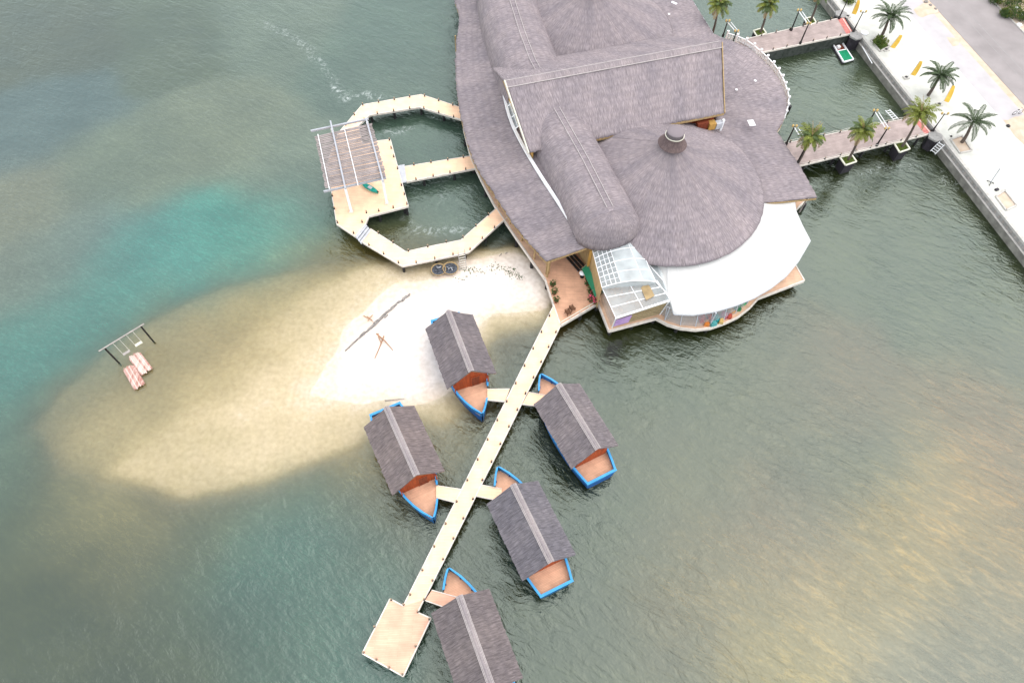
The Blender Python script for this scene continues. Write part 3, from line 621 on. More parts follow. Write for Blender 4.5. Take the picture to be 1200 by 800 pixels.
basket((528, 315.5), 'round basket boat heaped with dark nets, right beside the ladder', 1.0)
# ------------------------------------------------------------------ boat cabins
def hull_hw(y):
    if y >= 0: return 2.42*(1-(y/7.55)**2.1)**.85 if y < 7.55 else 0.0
    return 2.42-.72*(abs(y)/5.8)**2
def boat_outline(sgn, y0, y1, n=14, k=1.0):
    return [(sgn*max(.0, hull_hw(y0+(y1-y0)*i/(n-1)))*k, y0+(y1-y0)*i/(n-1)) for i in range(n)]
def make_boat():
    o = thing('boat_cabin', 'x', 'boat cabin')
    ys = list(np.linspace(-5.8, 7.5, 26))
    # hull: shell from keel to the gunwale, open over the gangway at the port bow
    rows = []
    for y in ys:
        h = hull_hw(y); zz = 2.0+.25*max(0, (y-4)/3.5)**2
        rows.append([(-h, y, 1.42), (-h*.93, y, .5), (-h*.55, y, -.45), (0, y, -.6), (h*.55, y, -.45), (h*.93, y, .5), (h, y, 1.42)])
    b_ = MB().grid(rows); k0 = 0; b_.face(list(range(6, -1, -1))); b_.build('hull', 'blue_dark', o, smooth=False)
    # bulwark (inside and outside faces) + gunwale
    def wall(sgn, y0, y1, name='bulwark'):
        n = 14; b2 = MB(); R = []
        for i in range(n):
            y = y0+(y1-y0)*i/(n-1); h = hull_hw(y); zz = 2.0+.28*max(0, (y-4)/3.5)**2
            R.append([(sgn*(h), y, 1.40), (sgn*(h+.03), y, zz), (sgn*max(0, h-.09), y, zz), (sgn*max(0, h-.11), y, 1.40)])
        b2.grid(R); b2.build(name, 'blue', o)
        g = MB(); R = []
        for i in range(n):
            y = y0+(y1-y0)*i/(n-1); h = hull_hw(y); zz = 2.0+.28*max(0, (y-4)/3.5)**2
            R.append([(sgn*(h+.08), y, zz), (sgn*(h+.08), y, zz+.07), (sgn*max(0, h-.14), y, zz+.07), (sgn*max(0, h-.14), y, zz)])
        g.grid(R, closed=True); g.face([0, 1, 2, 3]); e = (n-1)*4; g.face([e+3, e+2, e+1, e]); g.build('gunwale', 'blue_light', o)
    wall(1, -5.8, 7.5); wall(-1, -5.8, 4.45); wall(-1, 5.85, 7.5)
    MB().box((0, -5.8, 1.72), (hull_hw(-5.8)*2+.06, .12, .64)).build('transom', 'blue', o); MB().box((0, -5.8, 2.065), (hull_hw(-5.8)*2+.2, .26, .07)).build('gunwale', 'blue_light', o)
    fl = boat_outline(1, -5.74, 7.3, 20, .965)+boat_outline(-1, -5.74, 7.3, 20, .965)[::-1]
    MB().prism(fl, 1.40, 1.5).build('floor', 'boat_floor', o)
    for sgn in (1, -1):
        for y in (4.0, 4.9, 6.3):
            if sgn < 0 and 4.4 < y < 5.9: continue
            h = hull_hw(y); MB().box((sgn*(h-.16), y, 1.72), (.12, .10, .44)).build('rib', 'blue_dark', o)
    # cabin walls
    for s_ in (1, -1):
        MB().box((s_*1.92, 0, 2.55), (.1, 7.1, 2.1)).build('side_wall', 'orange_wall', o)
    for yy in (3.55, -3.55):
        b2 = MB(); b2.prism([(-1.87, yy-.05), (1.87, yy-.05), (1.87, yy+.05), (-1.87, yy+.05)], 1.5, 3.6)
        b = len(b2.v)
        for y2 in (yy-.05, yy+.05): b2.v += [(-1.87, y2, 3.6), (1.87, y2, 3.6), (0, y2, 5.35)]
        b2.face([b, b+1, b+2]); b2.face([b+5, b+4, b+3]); b2.face([b, b+2, b+5, b+3]); b2.face([b+2, b+1, b+4, b+5])
        b2.build('end_wall', 'orange_wall', o)
    MB().box((-.55, 3.63, 2.5), (.9, .06, 2.0)).build('door', 'door_wood', o); f = MB()
    for x_ in (-1.05, -.05): f.box((x_, 3.645, 2.5), (.09, .07, 2.05))
    f.box((-.55, 3.645, 3.55), (1.09, .07, .09)); f.build('door_frame', 'orange_wall', o)
    for x_ in (-1.9, 1.9): MB().box((x_, 3.95, 2.5), (.12, .12, 2.0)).build('porch_post', 'orange_wall', o)
    # thatched roof
    for s_ in (1, -1):
        top = [(s_*.02, y, 6.0) for y in np.linspace(-4.05, 4.05, 64)]; bot = [(s_*2.86, y, 3.6) for y in np.linspace(-4.05, 4.05, 64)]
        if s_ < 0: top = top[::-1]; bot = bot[::-1]
        rws, uvs = loft(top, bot, 64, 10, amp=.08, sag=.07, edge=.15, rs=False)
        r_ = MB().grid(rws[::-1], uvs[::-1]).build('roof_slope', 'thatch_dark', o); solidify(r_, .16)
    for s_ in (1, -1):
        top = [(0, y, 6.06) for y in np.linspace(-4.1, 4.1, 30)]; bot = [(s_*.27, y, 5.86) for y in np.linspace(-4.1, 4.1, 30)]
        if s_ < 0: top = top[::-1]; bot = bot[::-1]
        rws, uvs = loft(top, bot, 30, 2, amp=.03, edge=.03, rs=False)
        r_ = MB().grid(rws[::-1], uvs[::-1]).build('ridge_cap', 'ridge', o); solidify(r_, .05)
        b2 = MB().bar((s_*.30, -4.1, 5.86), (s_*.30, 4.1, 5.86), .045, .05); b2.bar((s_*.19, -4.1, 5.95), (s_*.19, 4.1, 5.95), .035, .05); b2.build('ridge_batten', 'ridge_line', o)
    for s_ in (1, -1):
        for y in (-4.0, 4.0): MB().bar((0, y, 5.80), (s_*2.8, y, 3.44), .07, .14).build('barge_board', 'wood_tan', o)
    return o
boats = [((-5.74, 37.81), -157.2, 'thatched boat cabin with its stern up on the white sand and bow beside the jetty'),
         ((7.13, 29.52), 29.7, 'thatched boat cabin with its square stern toward open water, moored nearest the white canopy'),
         ((-10.61, 25.87), -151.1, 'thatched boat cabin whose stern touches the yellow shallows, well off the white sand'),
         ((2.69, 18.28), 27.9, 'thatched boat cabin between the one by the square landing and the one nearest the restaurant'),
         ((-1.87, 7.68), 24.9, 'thatched boat cabin next to the square landing at the outer end of the jetty')]
for i_, (k_, br_) in enumerate(((1.08, 1.0), (1.0, 1.06), (.96, .94), (.93, 1.03)), 1):
    MT['th%d' % i_] = thatch('weathered_thatch', (.148*k_*br_, .129*k_, .133*k_/br_)); MT['bb%d' % i_] = mat('blue_boat_paint', srgb(36+6*i_, 108+5*i_, 180-4*i_), .5, .18, 1.2+.3*i_); MT['bh%d' % i_] = mat('blue_hull_paint', srgb(14+3*i_, 72+5*i_, 146-6*i_), .5, .24, .8+.3*i_)
bt0 = make_boat()
for i, (p, a_, lab) in enumerate(boats):
    o = bt0 if i == 0 else dup(bt0, (0, 0, 0))
    o.location = (p[0], p[1], 0); o.rotation_euler = (0, 0, math.radians(a_)); o['label'] = lab; o['group'] = 'boat cabins along the jetty'
    if i:
        for ch in o.children:
            nm = ch.name.split('.')[0]
            vm = {'roof_slope': 'th%d' % i, 'hull': 'bh%d' % i, 'bulwark': 'bb%d' % i}.get(nm)
            if vm: ch.material_slots[0].link = 'OBJECT'; ch.material_slots[0].material = MT[vm]
# ------------------------------------------------------------------ swing and rafts in the shallows
A0 = at(139.6, 425.3, 0); B0 = at(180, 400.2, 0)
sw = thing('swing_frame', 'black two-post swing frame with two hanging seats standing in the shallows', 'swing', ((A0.x+B0.x)/2, (A0.y+B0.y)/2, 0)); so_ = sw.location.copy()
hs = 3.42; dv = (B0-A0).normalized()
for p in (A0, B0): MB().tube([(p.x, p.y, -1.2), (p.x, p.y, hs)], .10, 10).build('post', 'black', sw, so_)
MB().tube([A0+Vector((0, 0, hs+.06))-dv*.65, B0+Vector((0, 0, hs+.06))+dv*.45], .08, 8).build('beam', 'fascia_grey', sw, so_)
for f, m_, drop in ((.31, 'fascia_grey', 2.55), (.68, 'planter_rim', 2.35)):
    c_ = A0.lerp(B0, f); n_ = Vector((-dv.y, dv.x, 0))
    s_ = MB().box((c_.x, c_.y, hs-drop), (.85, .34, .07), math.atan2(dv.y, dv.x)).build('swing_seat', m_, sw, so_)
    rp = MB()
    for k in (-1, 1): rp.tube([c_+dv*.38*k+Vector((0, 0, hs-drop)), c_+dv*.38*k+Vector((0, 0, hs))], .03, 6)
    rp.build('rope', 'rope', s_, so_)
def raft(quad, label, ms, k=7):
    P = [at(*p, .3) for p in quad]; c_ = sum((Vector(p) for p in P), Vector())/4
    o = thing('plank_raft', label, 'raft', (c_.x, c_.y, 0), 0, 'plank rafts beside the swing')
    for i in range(k):
        f0, f1 = i/k+.012, (i+1)/k-.012; a0 = P[0].lerp(P[1], f0); a1 = P[0].lerp(P[1], f1); b0 = P[3].lerp(P[2], f0); b1 = P[3].lerp(P[2], f1)
        e = random.uniform(-.12, .12); d_ = (P[3]-P[0]).normalized()*e; z = .28+random.uniform(-.03, .03)
        MB().prism([(a0+d_).to_2d(), (a1+d_).to_2d(), (b1+d_).to_2d(), (b0+d_).to_2d()], z-.05, z).build('plank', ms[i % len(ms)], o, c_*Vector((1, 1, 0)) if False else (c_.x, c_.y, 0))
    b_ = MB()
    for f in (.12, .5, .88): b_.bar(P[0].lerp(P[3], f)-Vector((0, 0, .14)), P[1].lerp(P[2], f)-Vector((0, 0, .14)), .12, .16)
    b_.build('bearer', 'raft', o, (c_.x, c_.y, 0))
    d_ = MB()
    for q0, q1 in ((0, 3), (1, 2)): d_.tube([P[q0].lerp(P[q1], .05)-Vector((0, 0, .22)), P[q0].lerp(P[q1], .95)-Vector((0, 0, .22))], .17, 8)
    d_.build('float', 'blue_dark' if False else 'raft', o, (c_.x, c_.y, 0))
    return o
raft(((151, 418), (161.5, 412), (177, 432), (167, 439)), 'larger pale plank raft floating just below the swing seats', ['raft_pale', 'raft_pale', 'raft_pale', 'raft'], 6)
raft(((144.5, 431.5), (154.5, 427), (168, 450), (158.5, 456)), 'narrower red and white plank raft, farther from the swing', ['raft', 'raft_pale', 'raft'], 7)
# ------------------------------------------------------------------ things lying on the sand
def bed_z(x, y):
    i = int(np.argmin(abs(GX-x))); j = int(np.argmin(abs(GY-y))); return float(BED[j, i])
def stick(pairs, name, label, cat, m_, rad=.05, lift=.05):
    P = [(at(*a_, .2), at(*b_, .2)) for a_, b_ in pairs]; c_ = P[0][0]; zb = bed_z(c_.x, c_.y)
    o = thing(name, label, cat, (c_.x, c_.y, zb)); off = (c_.x, c_.y, zb)
    for p, q in P:
        p = Vector((p.x, p.y, bed_z(p.x, p.y)+lift)); q = Vector((q.x, q.y, bed_z(q.x, q.y)+lift+.12)); mm = (p+q)/2+Vector((random.uniform(-.1, .1), random.uniform(-.1, .1), .05))
        MB().tube([p, mm, q], [rad, rad*.9, rad*.6], 7).build('branch', m_, o, off)
    return o
stick((((441, 391), (461, 412)), ((450, 394), (439.5, 421.5)), ((443, 391), (447, 403))), 'driftwood', 'crossed orange driftwood branches lying on the bright white sand', 'driftwood', 'stick', .07)
stick((((426, 369), (436.5, 375)), ((436.5, 368.5), (431, 377)), ((430, 370), (438, 378))), 'driftwood', 'small crossed sticks beside the dark bars drawn as a shaded scarp', 'driftwood', 'stick', .05)
stick((((587.5, 296), (585, 300)), ((592, 296.5), (595, 296))), 'driftwood', 'two short dark twigs on the sand near the roof corner', 'driftwood', 'debris_and_shade', .05)
stick((((451, 468), (451.5, 469.5)), ((451.5, 468.5), (474, 467))), 'mooring_stake', 'short dark stake with a rope in the sand behind a boat cabin', 'stake', 'debris_and_shade', .05)
fl = MB(); line = smooth_line([at(*p, .2) for p in ((478, 346), (468, 354), (455, 364), (443, 376), (430, 388), (418, 398), (404, 411))], 46, 2)  # dark bars stand in for the shade of the eroded sand step
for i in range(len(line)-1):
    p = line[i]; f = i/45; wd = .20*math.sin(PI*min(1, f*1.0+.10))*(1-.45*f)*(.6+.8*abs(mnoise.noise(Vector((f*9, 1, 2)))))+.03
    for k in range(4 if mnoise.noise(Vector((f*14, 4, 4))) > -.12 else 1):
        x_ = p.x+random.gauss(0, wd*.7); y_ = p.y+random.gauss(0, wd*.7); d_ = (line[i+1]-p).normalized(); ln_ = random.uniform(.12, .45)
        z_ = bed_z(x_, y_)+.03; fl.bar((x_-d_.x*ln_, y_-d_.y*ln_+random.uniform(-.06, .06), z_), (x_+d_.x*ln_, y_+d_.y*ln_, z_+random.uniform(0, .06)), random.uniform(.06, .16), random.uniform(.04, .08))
tag(fl.build('scarp_shade', 'debris_and_shade'), kind='stuff', label='dark bars drawn as the shaded edge of a scarp along the white sand', cat='scarp_shade')
wd_ = MB()
for (cx_, cy_, rr_, nn_) in ((599, 318, 1.0, 60), (584, 314, 1.2, 25), (608, 324, .7, 25), (557, 318.5, .9, 25), (548, 317, .7, 20), (540, 326, .8, 14)):
    for k in range(nn_):
        q = at(cx_, cy_, .2); x_ = q.x+random.gauss(0, rr_*.6); y_ = q.y+random.gauss(0, rr_*.4); z_ = bed_z(x_, y_); a_ = random.uniform(0, 6.28); h_ = random.uniform(.06, .2)
        wd_.bar((x_, y_, z_), (x_+math.cos(a_)*h_, y_+math.sin(a_)*h_, z_+h_*.6), .07, .02)
tag(wd_.build('beach_weed', 'bush'), kind='stuff', label='sparse weed and litter on the sand below the walkway', cat='weed')
# ------------------------------------------------------------------ the restaurant
RB = thing('restaurant_building', 'sprawling lakeside restaurant on piles under joined grey thatched domes, vaults and skirt roofs', 'restaurant', (15, 65, 0)); ro = (15, 65, 0)
def part(mb, name, m_, smooth=False, parent=None): return mb.build(name, m_, parent or RB, ro, smooth)
ZD = 1.6; ZE = 4.6; ZG = 7.0
th_ = math.radians(19.5); UU = Vector((math.cos(th_), math.sin(th_), 0)); NN = Vector((-math.sin(th_), math.cos(th_), 0))
def un(u, n, z): p = UU*u+NN*n; return Vector((p.x, p.y, z))
# deck
dl = px(((550, -60), (546, 0), (546, 60), (543, 110), (543, 150), (552, 186), (566, 215), (580.5, 242), (604, 277), (622, 303), (639, 327), (648.9, 357.7), (657, 381), (701, 355), (713.7, 387.3), (769, 372.6), (783, 380), (797, 384), (815, 386), (833, 384), (850, 378), (865, 371), (879, 360), (889, 349), (942.6, 328.5), (933, 312), (924, 300), (930, 276), (926, 255), (938, 240)), ZD)
dr = px(((948, 232), (930, 203), (905, 163), (914, 150), (921, 130), (921, 117), (911, 92), (895, 74), (875, 57), (849, 47), (836, 44), (808, 2), (780, -60)), ZD)
dk = dl+dr
part(MB().prism(dk, ZD-.16, ZD), 'deck', 'deck_shade'); part(MB().prism(dk, ZD-.5, ZD-.17), 'deck_frame', 'under'); part(inset_edge(dk, ZD-.42, ZD+.05, .16, False), 'edge_board', 'fascia')
P = px(((640.5, 327), (648.9, 357.7), (657, 381), (701, 355), (693, 330), (691, 292), (640, 309)), ZD); part(MB().prism(P, ZD+.004, ZD+.008), 'entrance_floor', 'boat_floor')
for p in ((640, 331), (622, 306), (604, 279), (585, 252), (567, 220), (553, 192), (543, 160), (535, 118), (533, 70), (716, 385), (742, 378), (768, 371), (796, 382), (832, 382), (866, 369), (889, 347), (914, 335), (938, 326), (700, 356), (680, 367), (948, 236), (918, 168), (930, 120), (906, 75), (672, 330), (740, 345), (800, 345), (860, 330)):
    q = xy(*p, ZD); q = mid(q, (15, 65), .012); part(MB().tube([(*q, -3), (*q, ZD-.5)], .22, 10), 'pile', 'pile')
# west skirt roof (eave ZE, gutter ZG)
eave = [at(*p, ZE) for p in ((531, -70), (533, -30), (532.4, 0), (535.5, 9), (538.5, 18), (538.5, 27), (536, 44), (534.4, 62), (534, 82), (535.5, 105), (538, 125), (542.5, 148), (549, 172), (556, 192), (567.6, 211), (582, 232), (603, 265.5), (621, 286), (640.3, 306.8))]
gut = [at(*p, ZG) for p in ((578, -70), (574, -30), (571, 0), (573, 20), (574, 35), (574, 45), (575.5, 58), (577, 70), (580, 85), (586, 100), (590.5, 113), (595, 133), (601, 150), (609, 166), (619, 184), (634, 209), (652, 236), (669, 263), (687.5, 290))]
eave = smooth_line(eave, 90, 1); gut = smooth_line(gut, 90, 1)
rws, uvs = loft(gut, eave, 300, 14, amp=.13, sag=.12, edge=.17)
solidify(part(MB().grid(rws, uvs), 'skirt_roof', 'thatch', True), .2)
b_ = MB()
for i in range(len(eave)-1): b_.bar(eave[i]-Vector((0, 0, .26)), eave[i+1]-Vector((0, 0, .26)), .08, .16)
b_.bar(eave[-1]-Vector((0, 0, .22)), gut[-1]-Vector((0, 0, .22)), .10, .22); part(b_, 'eave_board', 'wood_tan')
b_ = MB()
for i in range(40, len(gut)-1): b_.bar(gut[i]+Vector((-.02, 0, .32)), gut[i+1]+Vector((-.02, 0, .32)), .34, .3)
part(b_, 'gutter', 'white')
# columns along the west edge
ec = resample([Vector((*p, 0)) for p in px(((531, 60), (541, 150), (552, 186), (566, 215), (580.5, 242), (604, 277), (622, 303), (639, 327)), ZD)], 15)
for p in ec:
    q = mid((p.x, p.y), (15, 66), .02); part(MB().tube([(*q, ZD), (*q, ZE+.05)], .11, 8), 'column', 'wood_tan')
# inner wall of the west hall, under the gutter
wl = [Vector((p.x+1.2, p.y+.3, 0)) for p in gut]
b_ = MB(); b_.grid([[(p.x, p.y, ZD) for p in wl], [(p.x, p.y, ZG+.2) for p in wl]]); solidify(part(b_, 'hall_wall', 'wood_tan'), .12)
# big gable roof across the middle
ridge_z, eave_z, nr, nf, nb_ = 13.0, 9.0, 68.0, 59.5, 76.0
u0, u1 = 21.6, 51.4
f_top = [un(u, nr, ridge_z) for u in np.linspace(u0, u1, 150)]
f_bot = [un(u, nf, eave_z) for u in np.linspace(22.2, 48.95, 150)]
rws, uvs = loft(f_top, f_bot, 60, 22, amp=.10, sag=.05, edge=.12, rs=False); solidify(part(MB().grid(rws[::-1], uvs[::-1]), 'gable_roof', 'thatch', True), .3)
r_top = [un(u, nr, ridge_z) for u in np.linspace(u0, u1, 150)]; r_bot = [un(u, nb_, eave_z+.1) for u in np.linspace(22.2, 48.5, 150)]
rws, uvs = loft(r_top, r_bot, 60, 22, amp=.10, sag=.05, edge=.12, rs=False); solidify(part(MB().grid(rws, uvs), 'gable_roof', 'thatch', True), .3)
for s_, nn_ in ((-1, .7), (1, .4)):
    top = [un(u, nr, ridge_z+.08) for u in np.linspace(u0-.1, u1+.1, 50)]; bot = [un(u, nr+s_*nn_, ridge_z+.07-nn_*.47) for u in np.linspace(u0-.1, u1+.1, 50)]
    rws, uvs = loft(top, bot, 50, 3, amp=.05, edge=.04, rs=False)
    if s_ < 0: rws = rws[::-1]; uvs = uvs[::-1]
    part(MB().grid(rws, uvs), 'ridge_cap', 'ridge_mid', True)
    part(MB().bar(un(u0-.1, nr+s_*nn_, ridge_z+.1-nn_*.47), un(u1+.1, nr+s_*nn_, ridge_z+.1-nn_*.47), .08, .08), 'ridge_batten', 'ridge_line')
part(MB().bar(un(u0-.12, nr+.3, ridge_z+.05), un(22.05, nf, eave_z-.1), .12, .35), 'barge_board', 'planter_rim'); part(MB().bar(un(u1+.1, nr, ridge_z), un(49.05, nf, eave_z-.1), .10, .32), 'barge_board', 'wood_tan')
part(MB().bar(un(29.8, nf+.05, eave_z-.25), un(49, nf+.05, eave_z-.25), .12, .3), 'eave_board', 'wood_tan')
# gable end glazing (west) and the walls below the front eave
b_ = MB(); b = len(b_.v); b_.v += [tuple(un(22.9, nf+.6, ZG-1.2)), tuple(un(22.9, nb_-.6, ZG-1.2)), tuple(un(22.9, nb_-.6, eave_z-.1)), tuple(un(22.9, nr, ridge_z-.4)), tuple(un(22.9, nf+.6, eave_z-.1))]; b_.face([0, 1, 2, 3, 4])
solidify(part(b_, 'gable_end_wall', 'wood_yellow'), .1)
w0 = at(590.5, 112, 7.3); w1p = at(604, 151, 7.3); e0 = at(596.5, 108, 8.6); e1 = at(610, 146, 8.6)
b_ = MB().grid([[w0.lerp(w1p, k/6) for k in range(7)], [e0.lerp(e1, k/6) for k in range(7)]]); gw = part(b_, 'clerestory_glass', 'glass')
b_ = MB()
for k in range(0, 7, 2): b_.bar(w0.lerp(w1p, k/6), e0.lerp(e1, k/6), .12, .12)
b_.bar(e0, e1, .14, .14); b_.bar(w0.lerp(e0, .5), w1p.lerp(e1, .5), .09, .09); part(b_, 'window_frame', 'white')
part(MB().bar(un(30, nf+1.2, 6.8), un(48.5, nf+1.2, 6.8), .2, 4.2), 'upper_wall', 'orange_wall')
for k, (u, z, s_, m_) in enumerate(((46.1, 7.6, (1.6, .5, 1.2), 'door_wood'), (47.5, 7.4, (1.0, .8, 1.0), 'wood_yellow'), (48.6, 7.2, (.9, .7, .9), 'grey_metal'), (49.2, 7.0, (.3, .3, 1.8), 'white'))):
    c_ = un(u, nf-.1, z); part(MB().box(c_, s_, th_), 'roof_plant', m_)
# thatched vaults (front and back)
def vault(pts, half, zb, zt, nose, n_u=64, name='vault_roof'):
    """pts: ridge plan line; elliptical section; nose: length of the rounded end (0 = open)"""
    P = resample([Vector((p[0], p[1], 0)) for p in pts], n_u); rows = []; uvs = []; s_ = 0; m_ = 36
    for i, p in enumerate(P):
        d = (P[min(i+1, n_u-1)]-P[max(i-1, 0)]).normalized(); r = Vector((d.y, -d.x, 0))
        if i: s_ += (P[i]-P[i-1]).length
        row = []; uv = []
        for k in range(m_+1):
            a_ = PI*k/m_; ca = math.cos(a_); sa = math.sin(a_)
            x_ = -half*math.copysign(abs(ca)**.92, ca); z_ = zb+(zt-zb)*abs(sa)**.82
            q = jit(p+r*x_+Vector((0, 0, z_)), .10); row.append(q); uv.append((s_, abs(a_-PI/2)*half*1.1))
        rows.append(row); uvs.append(uv)
    o = part(MB().grid(rows[::-1], uvs[::-1]), name, 'thatch', True)
    if nose:
        p = P[-1]; d = (P[-1]-P[-2]).normalized(); r = Vector((d.y, -d.x, 0)); rows = []; uvs = []
        nk = 44; nj = 16
        for j in range(nj+1):
            f = j/nj*PI/2; row = []; uv = []
            for k in range(nk+1):
                a_ = PI*k/nk; ca, sa = math.cos(a_), math.sin(a_)
                rr = math.sin(f)**.9; z_ = zb-.15*(j == nj)+(zt-zb)*abs(math.cos(f))**.82
                rag = 1+(.035*mnoise.noise(Vector((k*1.9, j*.2, 5.)))*(j/nj))
                q = p+(r*(-half*ca)+d*(nose*sa))*rr*rag+Vector((0, 0, z_)); row.append(jit(q, .08)); uv.append((a_*half*.8, f*half*1.2))
            rows.append(row); uvs.append(uv)
        solidify(part(MB().grid(rows, uvs), name, 'thatch', True), .25)
    for off in (-.36, .36):
        b2 = MB(); L_ = []
        for i in range(0, n_u-2):
            d = (P[min(i+1, n_u-1)]-P[max(i-1, 0)]).normalized(); r = Vector((d.y, -d.x, 0)); L_.append(P[i]+r*off+Vector((0, 0, zt+.10)))
        b2.tube(L_, .042, 6); part(b2, 'ridge_batten', 'ridge_line')
    b2 = MB(); R = []; UVR = []
    for i in range(n_u):
        d = (P[min(i+1, n_u-1)]-P[max(i-1, 0)]).normalized(); r = Vector((d.y, -d.x, 0)); R.append([P[i]+r*o_+Vector((0, 0, zt+.09-abs(o_)*.22)) for o_ in (-.5, 0, .5)]); UVR.append([(i*.25, abs(o_)) for o_ in (-.5, 0, .5)])
    part(b2.grid(R[::-1], UVR[::-1]), 'ridge_cap', 'thatch', True)
SV = un(27.15, 63.6, 0); EV = at(717, 248, 10.9)
vault([SV+(SV-EV).normalized()*1.5, SV, SV.lerp(EV, .5)+Vector((.15, .05, 0)), Vector((EV.x, EV.y, 0))], 3.9, 7.3, 10.95, 2.5)
ap_t = [SV.lerp(Vector((EV.x, EV.y, 0)), f) for f in np.linspace(-.08, 1.02, 40)]; axd = Vector((EV.x-SV.x, EV.y-SV.y, 0)).normalized(); axr = Vector((axd.y, -axd.x, 0))
ap_t = [p-axr*2.6+Vector((0, 0, 8.6)) for p in ap_t]; ap_b = [at(*p, 7.2)+Vector((.2, .1, 0)) for p in ((590.5, 113), (595, 133), (601, 150), (609, 166), (619, 184), (634, 209), (652, 236), (669, 263), (684, 285))]
rws, uvs = loft(ap_t, smooth_line(ap_b, 40, 1), 40, 6, amp=.08, edge=.05); part(MB().grid(rws, uvs), 'vault_apron', 'thatch', True)
BV = [at(*p, 11) for p in ((634, 88), (624, 70), (612, 38), (600, 0), (594, -30), (590, -70))]
vault([Vector((p.x, p.y, 0)) for p in BV], 4.6, 7.0, 11.0, 0, name='vault_roof')
# domes
def dome(c, R, zb, zt, cap=True):
    prof = []; n = 34
    for i in range(n+1):
        f = i/n; r = R*(1-f)+.02; z = zb+(zt-zb)*(1-((1-f)**1.12)); 
        if r < 3.0 and cap: z += .75*((3.0-r)/3.0)**1.3
        prof.append((r, z))
    rows = []; uvs = []; m_ = 120
    for i, (r, z) in enumerate(prof):
        row = []; uv = []
        for k in range(m_+1):
            a_ = 2*PI*k/m_+2.5; e = 1+(.008*mnoise.noise(Vector((k*.9, 2, c[0]))) if i == 0 else 0)
            q = jit(Vector((c[0]+r*math.cos(a_)*e, c[1]+r*math.sin(a_)*e, z)), .10, .5); row.append(q); uv.append((a_*R*.72, (R-r)*1.15))
        rows.append(row); uvs.append(uv)
    d = part(MB().grid(rows, uvs), 'dome_roof', 'thatch', True); solidify(d, .28)
    if cap:
        zc = zt+.2
        rows = []; uvs = []
        for i, (r, z) in enumerate(((1.72, zt+.3), (1.40, zt+.65), (1.18, zt+1.0), (1.04, zt+1.35), (.98, zt+1.6))):
            rows.append([(c[0]+r*(1+.03*mnoise.noise(Vector((k*1.3, i, 1))))*math.cos(2*PI*k/40), c[1]+r*math.sin(2*PI*k/40), z) for k in range(41)]); uvs.append([(k*.28, i*.8) for k in range(41)])
        part(MB().grid(rows, uvs), 'cap_skirt', 'thatch_brown', True, d)
        part(MB().lathe([(.98, zt+1.5), (.98, zt+2.05), (.9, zt+2.1)], (c[0], c[1], 0), 28), 'cap_drum', 'thatch_dark', False, d)
        part(MB().lathe([(1.02, zt+2.03), (.97, zt+2.15), (.5, zt+2.22), (.02, zt+2.25)], (c[0], c[1], 0), 28), 'cap_lid', 'thatch', True, d)
        rg = MB()
        for k in range(28):
            a0, a1 = 2*PI*k/28, 2*PI*(k+1)/28; rg.bar((c[0]+1.1*math.cos(a0), c[1]+1.1*math.sin(a0), zt+1.6), (c[0]+1.1*math.cos(a1), c[1]+1.1*math.sin(a1), zt+1.6), .07, .09)
        part(rg, 'cap_ring', 'planter_rim', False, d)
    return d
dome((17.8, 62.1), 13.05, 6.15, 12.6)
dome((8.6, 92.4), 13.2, 6.3, 12.9)
# east skirt roof
ro_px = [(796, -30), (810, 0), (823, 21), (836, 41.6), (848, 46.5), (862, 51), (875, 57), (886, 65), (895, 74), (904, 83), (911, 92), (917, 104), (921, 117), (921, 128), (919, 139), (915, 148), (910, 155), (924, 177), (938, 198), (957, 232)]
ri_px = [(745, -20), (755, 10), (768, 30), (782, 60), (800, 80), (805, 86), (812, 92), (818, 98), (823, 104), (828, 110), (832, 115), (835, 120), (838, 125), (841, 132), (840, 136), (838, 142), (836, 150), (845, 172), (862, 200), (884, 239)]
ze = 4.5; E_ = [at(*p, ze) for p in ro_px]; I_ = [at(*p, (5.7 if i < 3 else 6.6 if i < 8 else 6.1 if i < 11 else 5.5 if i < 14 else 5.2)) for i, p in enumerate(ri_px)]
def densify(Lp, k=4): 
    o = []
    for a_, b_2 in zip(Lp[:-1], Lp[1:]): o += [a_.lerp(b_2, i/k) for i in range(k)]
    return o+[Lp[-1]]
rws, uvs = loft(densify(I_, 14), densify(E_, 14), 0, 12, amp=.10, sag=.05, edge=.16, rs=False); solidify(part(MB().grid(rws[::-1], uvs[::-1]), 'skirt_roof', 'thatch', True), .2)
b_ = MB(); De = densify(E_, 2)
for i in range(len(De)-1): b_.bar(De[i]-Vector((0, 0, .24)), De[i+1]-Vector((0, 0, .24)), .10, .16)
b_.bar(E_[-1]-Vector((0, 0, .22)), I_[-1]-Vector((0, 0, .22)), .10, .22); part(b_, 'eave_board', 'wood_tan')
b_ = MB()
for i in range(0, 4): b_.bar(E_[i]+Vector((0, 0, .08)), E_[i+1]+Vector((0, 0, .08)), .16, .14)
part(b_, 'gutter', 'grey_metal')
for p in ((946, 232.5), (930, 205), (914, 175)):
    q = at(*p, 4.3); part(MB().tube([(q.x, q.y, ZD), (q.x, q.y, 4.35)], .10, 8), 'column', 'fascia_grey')
for p, s_, a_ in (((880.5, 144.5), (.85, 1.1, .05), .2), ((863, 105.5), (.3, .3, .05), .1), ((885, 95), (.3, .35, .05), .5), ((790, 4), (.9, .4, .05), -.6), ((784, 17), (.3, .3, .05), 0)):
    q = at(*p, 5.9); part(MB().box((q.x, q.y, 5.95), s_, a_), 'roof_patch', 'white')
